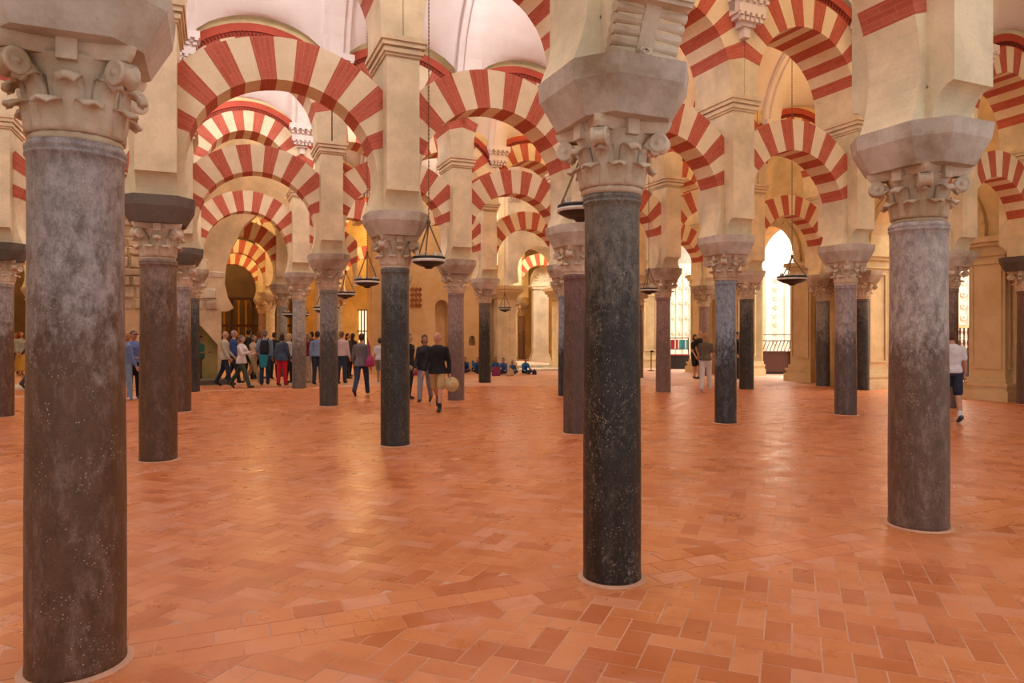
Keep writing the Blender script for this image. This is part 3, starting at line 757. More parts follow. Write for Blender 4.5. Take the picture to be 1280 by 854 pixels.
for i in range(12): bm = bmesh.new(); x = -2.2+i*.4; lathe(bm, [(.07, 0), (.09, .4), (.06, .5), (.06, 3.2), (.10, 3.4), (.10, 3.6)], 8, Matrix.Translation((x, 0, 0))); link('turned_post', bm, M_gilt if i % 3 else M_wood, t)
for z in (.5, 2.0, 3.6): bm = bmesh.new(); box(bm, -2.4, 2.4, -.08, .08, z, z+.15); link('rail', bm, M_wood, t)
bm = bmesh.new(); a, b = s_of(px_p(8, 25.8)), s_of(px_p(60, 25.8)); pbox(bm, a, b, 25.2, 28, 0, .05)
tag(link('marble_strip', bm, M_marblew), 'pale marble floor strip under the people at far left', 'paving')
# plain white arch on cream piers, fifth row --------------------------------
A5, B5 = pos(5, 4), pos(5, 5); m = (A5+B5)/2; d = B5-A5; rz = math.atan2(d.y, d.x); L = d.length
t = thing('plain_arch', 'plain white horseshoe arch with deep reveal behind the sitting children', 'arch', (m.x, m.y, 4.35), rz)
R = L/2-.42
bm = bmesh.new(); hf = L/2-.02
P = [(-hf, -.65), (-hf, 5.2), (hf, 5.2), (hf, -.65)] + [(R*math.cos(a_), R*math.sin(a_)) for a_ in [(-.45)+(PI+.9)*i/24 for i in range(25)]]
prism(bm, P, -.6, .6); bmesh.ops.recalc_face_normals(bm, faces=bm.faces); link('arch_wall', bm, M_marblew, t)
bm = bmesh.new(); prism(bm, ring_poly(R-.01, R+.22, -.3, PI+.3, 20), -.68, -.6); bmesh.ops.recalc_face_normals(bm, faces=bm.faces); link('arch_moulding', bm, M_marblew, t)
for q, lab in ((A5, 'cream pier with moulded capital beside the black column, behind the children'), (B5, 'cream pier with moulded capital behind the reddish column')):
    t = thing('cream_pier', lab, 'pier', q, PHI)
    bm = bmesh.new(); box(bm, -.42, .42, -.5, .5, .4, 3.1); link('pier_body', bm, M_plaster, t)
    bm = bmesh.new(); box(bm, -.52, .52, -.6, .6, 0, .25); box(bm, -.47, .47, -.55, .55, .25, .4); link('plinth', bm, M_plaster, t)
    bm = bmesh.new()
    for o_, z0, z1 in ((.03, 3.1, 3.2), (.10, 3.2, 3.32), (.16, 3.32, 3.42), (.24, 3.42, 3.55), (.30, 3.55, 3.7)): box(bm, -.42-o_, .42+o_, -.5-o_, .5+o_, z0, z1)
    link('pier_capital', bm, M_sand, t)
    bm = bmesh.new(); box(bm, -.2, -.14, -.53, -.5, .7, 2.9); box(bm, .14, .2, -.53, -.5, .7, 2.9); box(bm, -.2, .2, -.53, -.5, 2.84, 2.9); link('panel_frame', bm, M_plaster, t)
bm = bmesh.new(); a, b = s_of(px_p(634, 28.5)), s_of(px_p(700, 28.5)); pbox(bm, a, b, 27.4, 33, 0, .10); pbox(bm, a, b, 28.6, 33, .10, .22)
tag(link('marble_step', bm, M_marblew), 'white marble steps behind the sitting schoolchildren', 'step')
# white fluted pier with shell niche head
q = px_p(675, 34.8); t = thing('fluted_pier', 'white fluted pier with a shell niche on top, seen through the plain arch', 'pier', (q.x, q.y, 0), PHI*.3); zz = lambda y: EYE+(414-y)*q.y/F
bm = bmesh.new(); box(bm, -.42, .42, -.35, .35, .5, zz(362)); link('pier_body', bm, M_marblew, t)
for i in range(4): bm = bmesh.new(); x = -.3+i*.2; box(bm, x-.035, x+.035, -.39, -.35, .9, zz(372)); link('fillet', bm, M_marblew, t)
bm = bmesh.new(); box(bm, -.55, .55, -.5, .5, 0, .3); box(bm, -.5, .5, -.42, .42, .3, .5); link('plinth', bm, M_marblew, t)
bm = bmesh.new(); box(bm, -.5, .5, -.45, .4, zz(362), zz(359)); box(bm, -.58, .58, -.5, .45, zz(359), zz(356)); link('cornice', bm, M_marblew, t)
bm = bmesh.new(); prism(bm, [(-.5, zz(356))] + [(.5*math.cos(PI-PI*i/10), zz(352)+.75*math.sin(PI*i/10)) for i in range(11)] + [(.5, zz(356))], -.2, .4); bmesh.ops.recalc_face_normals(bm, faces=bm.faces); link('niche_head', bm, M_marblew, t)
for i in range(7):
    a_ = PI*(i+.5)/7; bm = bmesh.new(); tube(bm, (0, -.22, zz(352)), (.36*math.cos(a_), -.24, zz(352)+.5*math.sin(a_)), .02, .06, 6); link('shell_rib', bm, M_marblew, t)
# ------------------------------------------------------------------ choir beyond the right piers
def wz(px, Z, y): return Vector(((px-640)/F*Z, Z, EYE+(414-y)*Z/F))
def carved_slab(px0, px1, Z, y0, y1, lab, rows=7, cols_n=2):
    c = wz((px0+px1)/2, Z, y1); w = (px1-px0)/F*Z; h = (y1-y0)*Z/F; z0 = 0.0; z1 = c.z+h
    t = thing('carved_white_screen', lab, 'carving', (c.x, c.y, 0), PHI*.5)
    bm = bmesh.new(); box(bm, -w/2, w/2, -.15, .3, 0, z1); link('slab', bm, M_marblew, t)
    for i in range(cols_n+1):
        x = -w/2+w*i/cols_n; bm = bmesh.new(); box(bm, x-.05, x+.05, -.24, -.15, 0, z1); link('pilaster_strip', bm, M_marblew, t)
    for i in range(cols_n):
        for j in range(rows):
            x = -w/2+w*(i+.5)/cols_n; z = c.z+h*(j+.5)/rows; M = Matrix.Translation((x, -.15, z)) @ Matrix.Rotation(PI/2, 4, 'X')
            bm = bmesh.new(); rr = min(w/cols_n*.36, h/rows*.4); lathe(bm, [(rr, 0), (rr*.9, .08), (rr*.45, .05), (rr*.3, .13), (.01, .15)], 8, M); link('carved_rosette', bm, M_marblew, t)
carved_slab(1176, 1222, 28.5, 330, 432, 'bright white carved screen seen behind the balustrade at right', 7, 3)
carved_slab(954, 980, 33, 344, 432, 'bright white carved pier rising behind the brown counter', 8, 1)
carved_slab(826, 862, 37, 330, 425, 'tall white fluted screen rising behind the rack of books', 5, 4)
# balustrade
q = wz(1200, 25.5, 470); t = thing('balustrade', 'dark turned-wood balustrade on a panelled base behind the man in white T-shirt', 'balustrade', (q.x, q.y, 0), PHI*.4)
hh = lambda y: EYE+(414-y)*25.5/F
bm = bmesh.new(); box(bm, -1.1, 1.1, -.12, .12, 0, hh(441)); link('panelled_base', bm, M_black, t)
bm = bmesh.new(); box(bm, -1.1, 1.1, -.16, .16, hh(441), hh(437)); link('sill', bm, M_wood, t)
bm = bmesh.new(); box(bm, -1.1, 1.1, -.1, .1, hh(410), hh(406)); link('top_rail', bm, M_sand, t)
for i in range(13):
    x = -1.02+i*.17; z0 = hh(437); H = hh(410)-z0; bm = bmesh.new()
    lathe(bm, [(.04, z0), (.04, z0+.08*H), (.02, z0+.12*H), (.045, z0+.3*H), (.02, z0+.5*H), (.03, z0+.55*H), (.02, z0+.6*H), (.04, z0+.8*H), (.02, z0+.95*H), (.04, z0+H)], 8, Matrix.Translation((x, 0, 0))); link('baluster', bm, M_wood, t, smooth=True)
for i in range(5): x = -.9+i*.45; bm = bmesh.new(); box(bm, x-.17, x+.17, -.15, -.12, .2, hh(446)); link('base_panel', bm, M_wood, t)
# counter with crossed rack
q = wz(968, 28.6, 467); t = thing('counter', 'reddish brown wooden counter with a crossed rack on top, under the hanging lamp', 'counter', (q.x, q.y, 0), 0)
bm = bmesh.new(); box(bm, -.68, .68, -.3, .3, .1, .88); link('counter_body', bm, M_wood, t)
bm = bmesh.new(); box(bm, -.72, .72, -.34, .34, .88, .93); link('counter_top', bm, M_wood, t)
bm = bmesh.new(); box(bm, -.68, .68, -.26, .3, 0, .1); link('kick_board', bm, M_black, t)
for i in range(9): x = -.6+i*.15; bm = bmesh.new(); tube(bm, (x-.08, -.1, .93), (x+.08, -.1, 1.35), .016); link('rack_bar', bm, M_black, t)
bm = bmesh.new(); tube(bm, (-.7, -.1, 1.36), (.7, -.1, 1.36), .02); tube(bm, (-.7, -.1, 1.6), (.7, -.1, 1.6), .015); tube(bm, (-.7, -.1, .93), (-.7, -.1, 1.6), .015); tube(bm, (.7, -.1, .93), (.7, -.1, 1.6), .015); link('rack_frame', bm, M_black, t)
# book rack
q = wz(847, 32.4, 461); t = thing('book_rack', 'low black display case between the piers, books standing on it', 'display case', (q.x, q.y, 0), 0)
bm = bmesh.new(); box(bm, -.5, .5, -.25, .25, 0, .62); link('case', bm, M_black, t)
bm = bmesh.new(); box(bm, -.5, .5, -.28, .28, .62, .67); link('shelf', bm, plain('red_shelf', (150, 20, 22), .5), t)
for x in (-.5, .5): bm = bmesh.new(); box(bm, x-.015, x+.015, -.02, .02, .67, 1.45); link('post', bm, M_black, t)
bm = bmesh.new(); box(bm, -.5, .5, -.02, .02, 1.4, 1.44); box(bm, -.5, .5, -.1, .1, .9, .93); link('rail', bm, M_black, t)
bcol = [(190, 30, 40), (230, 224, 214), (196, 36, 50), (196, 30, 44), (236, 230, 220), (186, 40, 60), (240, 236, 228), (60, 160, 160), (50, 150, 150), (40, 140, 148), (232, 228, 220), (44, 150, 156)]
cn = ['red', 'white', 'red', 'red', 'white', 'red', 'white', 'teal', 'teal', 'teal', 'white', 'teal']
for i, c in enumerate(bcol):
    bm = bmesh.new(); x = -.45+i*.08; box(bm, x-.03, x+.03, -.09, .09, 0, .42)
    tag(link('book', bm, cloth(c, .5), None, (q.x, q.y, .93)), '%s book standing in the rack, %s from the left' % (cn[i], ORD[i]), 'book', 'books in the rack')
q = wz(814, 30.6, 464); t = thing('rope_post', 'thin black barrier post on a round foot before the cream pier', 'barrier post', (q.x, q.y, 0))
bm = bmesh.new(); lathe(bm, [(.17, 0), (.17, .02), (.03, .04)], 16); link('foot', bm, M_black, t); bm = bmesh.new(); tube(bm, (0, 0, .03), (0, 0, .85), .022); link('pole', bm, M_black, t)
bm = bmesh.new(); box(bm, -.03, .1, -.03, .03, .82, .9); link('belt_head', bm, M_black, t)
# ------------------------------------------------------------------ hanging lamps
def vault_z(p):
    for r in range(8):
        if ps[r] <= p <= ps[r+1]:
            hs = (ps[r+1]-ps[r]-.9)/2; u = (p-(ps[r]+ps[r+1])/2)/hs
            return 7.55+2.75*math.sqrt(max(0, 1-u*u))
def lamp(px, y, Z, dia, lab, apex=.62):
    q = wz(px, Z, y); top = vault_z(p_of(q)); t = thing('hanging_lamp', lab, 'lamp', q, rnd.random()*2, 'round hanging oil lamps'); r = dia/2
    bm = bmesh.new(); lathe(bm, [(.012, -r*.42), (r*.22, -r*.40), (r*.30, -r*.30), (r*.62, -r*.22), (r*.94, -r*.06), (r, 0), (r, .02), (r*.9, .02), (r*.5, -.02)], 32, None, False); link('dish', bm, M_black, t, smooth=True)
    bm = bmesh.new(); lathe(bm, [(r*1.0, 0), (r*1.06, .002), (r*1.06, .04), (r*.98, .042)], 32, None, False); link('white_rim', bm, M_rim, t, smooth=True)
    bm = bmesh.new(); lathe(bm, [(r*1.0, .042), (r*1.045, .044), (r*1.045, .08), (r*.97, .08)], 32, None, False); link('black_rim', bm, M_black, t, smooth=True)
    for i in range(3):
        a = i*2*PI/3; A = Vector((r*.95*math.cos(a), r*.95*math.sin(a), .08)); B = Vector((0, 0, dia*apex*2)); n = 22
        bm = bmesh.new(); tube(bm, A, B, .0045*dia/.5, None, 5)
        for k in range(n): p_ = A+(B-A)*(k+.5)/n; box(bm, -.009, .009, -.009, .009, -.013, .013, Matrix.Translation(p_))
        link('side_chain', bm, M_chain, t)
    for i in range(8):
        a = i*PI/4+.2; bm = bmesh.new(); M = Matrix.Translation((r*.8*math.cos(a), r*.8*math.sin(a), .03)); lathe(bm, [(.012, 0), (.02, .05), (.026, .11)], 8, M); c = link('glass_cup', bm, M_rim, t)
    B = dia*apex*2; H = top-q.z; bm = bmesh.new(); tube(bm, (0, 0, B), (0, 0, H), .0045, None, 5); n = int((H-B)/.06)
    for k in range(n): box(bm, -.008, .008, -.008, .008, -.018, .018, Matrix.Translation((0, 0, B+.06*(k+.5))))
    link('main_chain', bm, M_chain, t)
    bm = bmesh.new(); lathe(bm, [(.01, B-.03), (.03, B), (.03, B+.03), (.01, B+.06)], 8); link('chain_ring', bm, M_chain, t)
lamp(536, 328, 10.6, .48, 'black dish lamp hanging just right of the dark scratched column')
lamp(726, 266, 7.8, .50, 'black dish lamp half hidden by the tall black column')
lamp(990, 350, 15.4, .60, 'black dish lamp on a long chain above the brown counter', .42)
lamp(459, 354, 15.0, .52, 'dish lamp just left of the dark scratched column')
lamp(432, 369, 18.0, .48, 'lower dish lamp right of the mottled grey column')
lamp(811, 364, 18.6, .46, 'dish lamp between the tall black column and the dull rose column')
lamp(631, 387, 27.5, .5, 'small far dish lamp beside the cream pier with moulded capital')
lamp(370, 394, 22.6, .82, 'wide dish lamp behind the pale grey column')
lamp(408, 388, 17.6, .6, 'dish lamp behind the mottled grey column')
# ------------------------------------------------------------------ people
SKIN = (206, 156, 126)
def blob(bm, c, r, n=1):
    k = len(bm.verts); bmesh.ops.create_icosphere(bm, subdivisions=2, radius=1); bm.verts.ensure_lookup_table()
    for v in bm.verts[k:]: v.co = Vector((v.co.x*r[0], v.co.y*r[1], v.co.z*r[2])) + Vector(c)
def limb(bm, pts, rad):
    for i in range(len(pts)-1):
        tube(bm, pts[i], pts[i+1], rad[i], rad[i+1], 12)
    for p_, r in zip(pts, rad): blob(bm, p_, (r, r, r))
def torso(bm, rings, M):
    prev = None; n = 16
    for (z, rx, ry, oy) in rings:
        ring = [bm.verts.new(M @ Vector((rx*math.cos(2*PI*i/n), oy+ry*math.sin(2*PI*i/n), z))) for i in range(n)]
        if prev:
            for i in range(n): bm.faces.new((prev[i], prev[(i+1) % n], ring[(i+1) % n], ring[i]))
        else: bm.faces.new(ring[::-1])
        prev = ring
    bm.faces.new(prev)
def remesh(bm, vox, sm=4):
    me = bpy.data.meshes.new('tmp'); bm.to_mesh(me); bm.free(); o = bpy.data.objects.new('tmp', me); COL.objects.link(o)
    m = o.modifiers.new('r', 'REMESH'); m.mode = 'VOXEL'; m.voxel_size = vox; m.use_smooth_shade = True
    if sm: s_ = o.modifiers.new('s', 'SMOOTH'); s_.iterations = sm; s_.factor = .5
    dg = bpy.context.evaluated_depsgraph_get(); r = bpy.data.meshes.new_from_object(o.evaluated_get(dg)); bpy.data.objects.remove(o); bpy.data.meshes.remove(me)
    for f in r.polygons: f.use_smooth = True
    return r
def person(px, yf, h=1.72, yaw=0, lab='', top=(60, 60, 70), bot=(50, 55, 75), shoe=(40, 36, 34), hair=(60, 42, 30), hairstyle='short', sleeve='long', legs='long',
           lsw=(20, -20), knee=(5, 20), arm=((10, 25, 8), (-10, 25, 8)), coat=False, skin=SKIN, turn=0, lean=0, sit=False, vox=.02, group=None, Z=None, extra=None, female=False, cat='person', jacket=None):
    q = px_y(px, yf) if Z is None else Vector(((px-640)/F*Z, Z, 0))
    t = thing('person', lab, cat, q, math.radians(yaw), group)
    k = h/1.75; R_ = math.radians
    hipz = .93 if not sit else .13
    hips = [Vector((-.09, 0, hipz)), Vector((.09, 0, hipz))]; feet = []; knees = []
    for i in (0, 1):
        if sit:
            sx = -1 if i == 0 else 1; kn = hips[i]+Vector((sx*.20, -.32, .07)); an = Vector((-sx*.08, -.36-.06*i, .07)); ftd = Vector((-sx*.6, -.4, 0)).normalized()
        else:
            a = R_(lsw[i]); kn = hips[i]+Vector((0, -math.sin(a)*.43, -math.cos(a)*.43)); b = a-R_(knee[i]); an = kn+Vector((0, -math.sin(b)*.42, -math.cos(b)*.42)); ftd = Vector((0, -math.cos(b*.6), math.sin(b*.6)*.8 if b < 0 else math.sin(b)*.3))
            if b < 0: ftd = Vector((0, -math.cos(b), math.sin(b)))
        knees.append(kn); feet.append((an, ftd))
    low = min(an.z - .075 + min(0, d.z*.17) for an, d in feet) if not sit else 0
    dz = Vector((0, 0, -low))
    if not sit:
        hips = [v+dz for v in hips]; knees = [v+dz for v in knees]; feet = [(a+dz, d) for a, d in feet]
    H0 = hips[0].z - .93 if not sit else -.80
    L = Matrix.Translation((0, 0, H0+.93)) @ Matrix.Rotation(R_(lean), 4, 'X') @ Matrix.Translation((0, 0, -.93))
    sw = .158 if female else .182
    sh = [L @ Vector((-sw, .005, 1.385)), L @ Vector((sw, .005, 1.385))]; arms = []
    for i in (0, 1):
        a, e, ab = arm[i]; sx = -1 if i == 0 else 1; a, e, ab = R_(a), R_(e), R_(ab)
        d = Vector((sx*math.sin(ab), -math.sin(a)*math.cos(ab), -math.cos(a)*math.cos(ab))); el = sh[i]+d*.29
        cross = .35 if e > 1.1 else 0
        d2 = Vector((sx*math.sin(ab)*.4-sx*cross, -math.sin(a+e), -math.cos(a+e))).normalized(); wr = el+d2*.25; arms.append((el, wr, d2))
    T = [(.90, .15, .10, 0), (.97, .165, .115, .01), (1.08, .135, .095, 0), (1.20, .145, .10, 0), (1.32, .165, .112, 0), (1.41, .165, .095, .005), (1.46, .10, .07, .01), (1.50, .055, .055, .01)]
    if female: T = [(.90, .15, .11, .01), (.97, .168, .12, .015), (1.09, .12, .088, 0), (1.20, .13, .095, -.005), (1.31, .15, .118, -.012), (1.40, .145, .09, .005), (1.45, .09, .07, .01), (1.50, .048, .05, .01)]
    hd = L @ Vector((0, -.02, 1.63)); HM = Matrix.Translation(hd) @ Matrix.Rotation(R_(turn), 4, 'Z') @ Matrix.Rotation(R_(lean*.3), 4, 'X')
    # body: one continuous skin surface
    bm = bmesh.new(); torso(bm, [(z, rx*.86, ry*.86, o) for z, rx, ry, o in T], L)
    limb(bm, [L @ Vector((0, .01, 1.46)), L @ Vector((0, -.01, 1.56))], [.055, .052])
    k0 = len(bm.verts); blob(bm, (0, 0, 0), (.076, .094, .112)); blob(bm, (0, -.030, -.055), (.052, .056, .055)); blob(bm, (0, -.092, -.012), (.016, .022, .026)); blob(bm, (0, -.086, -.05), (.024, .012, .012))
    blob(bm, (-.078, .0, -.005), (.014, .022, .032)); blob(bm, (.078, .0, -.005), (.014, .022, .032)); bm.verts.ensure_lookup_table()
    for v in bm.verts[k0:]: v.co = HM @ v.co
    for i in (0, 1):
        limb(bm, [sh[i], arms[i][0], arms[i][1]], [.045, .038, .026]); limb(bm, [hips[i], knees[i], (knees[i]*.45+feet[i][0]*.55), feet[i][0]], [.085, .056, .050, .036])
    me = remesh(bm, vox*.8, 3)
    bm = bmesh.new(); bm.from_mesh(me)
    for i in (0, 1):                                      # hands: palm, four fingers and a thumb joined to the wrist
        el, wr, d = arms[i]; sx = -1 if i == 0 else 1; side = Vector((0, -1, 0)) if abs(d.y) < .8 else Vector((-sx, 0, 0)); side = (side-d*side.dot(d)).normalized(); nrm = d.cross(side)
        pc = wr+d*.05; tube(bm, wr-d*.01, wr+d*.09, .025, .034, 8)
        for j in range(4):
            o_ = side*(.027-.018*j); ln = (.062, .072, .067, .052)[j]; b0 = wr+d*.085+o_; b1 = b0+d*ln*.55+nrm*(.010*-sx); b2 = b1+d*ln*.4+nrm*(.022*-sx)
            tube(bm, b0, b1, .0095, .0088, 6); tube(bm, b1, b2, .0088, .007, 6)
        b0 = wr+d*.03+side*.024; b1 = b0+d*.035+side*.024; tube(bm, b0, b1, .012, .011, 6); tube(bm, b1, b1+d*.035+side*.004, .011, .008, 6)
    for v in bm.verts: v.co *= k
    body = link('body', bm, cloth(skin, .6), t, smooth=True)
    def part(name, bm, col, vx=vox, sm=3, rough=.85):
        me = remesh(bm, vx, sm)
        for v in me.vertices: v.co *= k
        return link(name, me, cloth(col, rough), t)
    # clothes
    hem = .84 if coat else .92
    bm = bmesh.new(); TT = [(hem, .212 if coat else .185, .168 if coat else .145, .0), (.93, .196 if coat else .18, .152 if coat else .138, .005)] + [(z, rx+.020, ry+.022, o) for z, rx, ry, o in T[1:6]] + [(1.46, .10, .075, .01), (1.475, .07, .066, .01)]
    torso(bm, TT, L)
    for i in (0, 1):
        if sleeve == 'long': limb(bm, [sh[i], arms[i][0], arms[i][1]-arms[i][2]*.01], [.062, .053, .040])
        elif sleeve == 'short': limb(bm, [sh[i], sh[i].lerp(arms[i][0], .66)], [.062, .060])
    part('jacket' if coat else 'shirt', bm, top)
    bm = bmesh.new()
    if legs == 'skirt':
        torso(bm, [(.18, .24, .22, 0), (.5, .21, .19, 0), (.8, .18, .14, 0), (.99, .14, .11, 0)], Matrix.Translation((0, 0, H0))); part('skirt', bm, bot)
    else:
        torso(bm, [(.86, .155, .115, 0), (.93, .165, .12, 0), (.99, .155, .11, 0)], L)
        for i in (0, 1):
            if legs == 'long': limb(bm, [hips[i], knees[i], knees[i].lerp(feet[i][0], .5), feet[i][0]+(feet[i][0]-knees[i]).normalized()*.02], [.098, .074, .068, .062])
            else: limb(bm, [hips[i], knees[i].lerp(hips[i], .12)], [.1, .088])
        part('trousers' if legs == 'long' else 'shorts', bm, bot)
    for i in (0, 1):
        an, d = feet[i]; dd = d; bm = bmesh.new(); up = Vector((0, 0, 1))
        limb(bm, [an+Vector((0, 0, -.02))-dd*.035, an+Vector((0, 0, -.038))+dd*.07, an+Vector((0, 0, -.046))+dd*.155], [.045, .042, .032])
        part('shoe', bm, shoe, .012, 1, .5)
        if extra == 'socks': bm = bmesh.new(); limb(bm, [an+Vector((0, 0, .0)), an.lerp(knees[i], .22)], [.044, .048]); part('sock', bm, (30, 30, 36) if px < 900 else (230, 228, 224), .012, 1)
    # hair
    if hair:
        bm = bmesh.new(); k0 = 0
        if hairstyle == 'bald': blob(bm, (0, .035, -.02), (.079, .072, .055))
        else:
            blob(bm, (0, .018, .028), (.086, .098, .098)); blob(bm, (0, .045, -.02), (.080, .068, .075))
            if hairstyle == 'bob': blob(bm, (0, .035, -.05), (.095, .078, .09))
            if hairstyle == 'long': blob(bm, (0, .055, -.09), (.088, .058, .14))
            if hairstyle == 'curly': blob(bm, (0, .03, -.03), (.13, .11, .13)); blob(bm, (0, .06, -.12), (.12, .08, .12))
            if hairstyle == 'tail': blob(bm, (0, .13, .03), (.035, .05, .05)); blob(bm, (0, .15, -.06), (.032, .035, .10))
        for v in bm.verts: v.co = HM @ v.co
        cut = bmesh.new()
        me = remesh(bm, .012, 1); bm = bmesh.new(); bm.from_mesh(me); cut.free()
        # cut the face free: remove hair in front of the brow
        I = HM.inverted(); dl = [v for v in bm.verts if (I @ v.co).y < -.045 and (I @ v.co).z < .062]
        bmesh.ops.delete(bm, geom=dl, context='VERTS')
        for v in bm.verts: v.co *= k
        link('hair', bm, cloth(hair, .6), t, smooth=True)
    for sx in (-1, 1):
        bm = bmesh.new(); blob(bm, (sx*.029, -.086, .012), (.012, .009, .008))
        for v in bm.verts: v.co = (HM @ v.co)*k
        link('eye', bm, cloth((40, 30, 26), .3), body, smooth=True)
    bm = bmesh.new(); blob(bm, (0, -.0925, -.052), (.022, .008, .006))
    for v in bm.verts: v.co = (HM @ v.co)*k
    link('mouth', bm, cloth((150, 84, 76), .5), body, smooth=True)
    t['_h'] = k
    info = dict(t=t, k=k, arms=arms, L=L, HM=HM, hips=hips, sh=sh)
    return info
def world(i, v): return Matrix.Translation(i['t'].location) @ Matrix.Rotation(i['t'].rotation_euler[2], 4, 'Z') @ (Vector(v)*i['k'])
def item(name, i, local, fn, col, lab, cat, rough=.8, vox=.015):
    bm = bmesh.new(); fn(bm); me = remesh(bm, vox, 2); o = link(name, me, cloth(col, rough), None, world(i, local), (0, 0, i['t'].rotation_euler[2])); tag(o, lab, cat); return o
def bag_on(i, side, col, lab, hgt=.86, y=.06, strap=True):
    sx = 1 if side > 0 else -1; loc = (sx*.27, y, hgt)
    def fn(bm): torso(bm, [(-.17, .10, .15, 0), (-.12, .13, .19, 0), (0, .11, .18, 0), (.10, .07, .12, 0), (.13, .03, .08, 0)], Matrix.Identity(4))
    o = item('shoulder_bag', i, loc, fn, col, lab, 'bag')
    if strap:
        bm = bmesh.new(); P_ = [(0, -.09, .08), (-sx*.03, -.09, .3), (-sx*.08, -.03, .60), (-sx*.03, .09, .3), (0, .09, .08)]
        for a, b in zip(P_, P_[1:]): tube(bm, a, b, .012)
        link('strap', bm, cloth(col), o)
def backpack(i, col, lab, z=1.22):
    def fn(bm): torso(bm, [(-.23, .12, .06, 0), (-.18, .15, .085, 0), (0, .15, .095, 0), (.16, .13, .08, 0), (.22, .08, .05, 0)], Matrix.Identity(4))
    o = item('backpack', i, (0, .19, z), fn, col, lab, 'backpack')
    for sx in (-1, 1):
        bm = bmesh.new(); P_ = [(sx*.09, -.02, .2), (sx*.11, -.14, .27), (sx*.12, -.30, .16), (sx*.13, -.31, 0), (sx*.12, -.2, -.15)]
        for a, b in zip(P_, P_[1:]): tube(bm, a, b, .016)
        link('strap', bm, cloth(col), o)
STAND = dict(lsw=(4, -4), knee=(0, 4)); WALK = dict(lsw=(24, -18), knee=(6, 26)); WALK2 = dict(lsw=(-18, 24), knee=(26, 6))
NAVY = (38, 42, 58); JEAN = (52, 72, 104)
# the walking man in the middle distance
pm = person(547, 513.5, 1.77, -6, 'bald man in black zip jacket and khaki shorts striding forward past the rose column', (24, 24, 28), (206, 172, 116), (34, 38, 46), (170, 150, 132), 'bald', 'long', 'short',
            lsw=(-16, 18), knee=(42, 4), arm=((14, 22, 10), (-6, 12, 12)), coat=True, skin=(214, 158, 130), turn=-22, vox=.016, extra='socks')
el, wr, d = pm['arms'][1]
o_ = world(pm, wr+d*.14+Vector((.04, -.03, -.10)))
bm = bmesh.new(); M = Matrix.Rotation(math.radians(78), 4, 'X') @ Matrix.Rotation(.3, 4, 'Y'); lathe(bm, [(.165, 0), (.168, .006), (.10, .012), (.085, .075), (.06, .10), (.005, .105)], 28, M, False)
tag(link('straw_hat', bm, cloth((226, 196, 142)), None, o_, smooth=True), 'pale straw hat hanging from the hand of the man in black jacket', 'hat')
p2 = person(531, 504, 1.66, -4, 'dark-haired woman in black jacket and grey trousers walking behind the bald man', (30, 28, 34), (140, 138, 150), (36, 32, 34), (34, 24, 22), 'bob', lsw=(18, -14), knee=(4, 20), coat=True, female=True, skin=(176, 120, 96), turn=20)
p3 = person(452, 495, 1.72, 178, 'man in grey jacket walking away with a magenta bag on his shoulder', (122, 116, 122), (40, 60, 92), (26, 22, 22), (44, 32, 28), 'short', **WALK, coat=True, arm=((-8, 22, 8), (6, 30, 12)))
bag_on(p3, -1, (176, 50, 108), 'slouchy magenta bag hanging at the shoulder of the man in grey', .98, .14)
p4 = person(397, 481, 1.74, 176, 'man in light blue shirt and jeans partly behind the mottled grey column', (142, 166, 204), (46, 54, 78), (24, 22, 24), (48, 38, 34), 'short', **STAND)
p5 = person(427, 480, 1.74, 170, 'man in pale pink shirt and dark jeans right of the mottled grey column', (226, 200, 204), (42, 58, 82), (28, 26, 28), (120, 90, 70), 'short', **STAND, arm=((4, 18, 8), (6, 24, 8)))
person(434.5, 473.5, 1.66, 70, 'long-haired woman in denim jacket and black trousers beside the pink-shirt man', (54, 70, 84), (26, 26, 32), (24, 22, 24), (44, 30, 26), 'long', **STAND, coat=True, female=True)
person(441, 471, 1.66, 150, 'dark-haired person standing behind the grey-jacket man', (60, 50, 50), (34, 34, 44), (24, 22, 24), (40, 28, 24), 'long', **STAND, female=True)
p = person(475, 480, 1.55, 185, 'child in white T-shirt and grey shorts at the left of the dark column', (214, 216, 222), (150, 140, 136), (150, 150, 156), (50, 36, 30), 'short', 'short', 'short', **WALK2, female=True)
bag_on(p, -1, (40, 160, 206), 'small cyan bag held beside the child in white', .55, .0, False)
person(385, 479, 1.68, 120, 'blonde person in burgundy top and beige trousers beside the pale grey column', (128, 34, 48), (204, 184, 160), (170, 150, 130), (176, 130, 84), 'bob', **STAND, female=True)
person(389.5, 474, 1.72, 200, 'dark-dressed person deep in the crowd left of the light blue shirt', (44, 38, 42), (36, 36, 44), (24, 22, 24), (40, 30, 26), 'short', **STAND)
p9 = person(352.5, 482.5, 1.66, 172, 'woman in bright red trousers and denim jacket left of the pale grey column', (66, 86, 112), (206, 26, 48), (60, 20, 26), (50, 34, 30), 'bob', lsw=(5, -5), knee=(0, 2), coat=True, female=True)
person(361.5, 479, 1.66, 130, 'blonde woman in black and white top beside the red trousers', (214, 206, 200), (30, 28, 32), (60, 50, 46), (214, 184, 132), 'bob', **STAND, female=True)
p10 = person(331, 481.5, 1.78, 196, 'tall man in pale blue shirt and jeans carrying a dark backpack', (132, 154, 188), (34, 66, 94), (40, 36, 40), (120, 104, 96), 'short', **STAND, arm=((4, 14, 6), (10, 30, 10)))
backpack(p10, (34, 34, 44), 'dark backpack on the tall man in pale blue shirt')
def fn(bm): torso(bm, [(-.42, .10, .03, 0), (-.2, .13, .04, 0), (0, .15, .05, 0)], Matrix.Identity(4))
item('tied_jacket', p10, (.02, .17, .98), fn, (40, 150, 176), 'cyan jacket tied round the waist of the man with backpack', 'jacket')
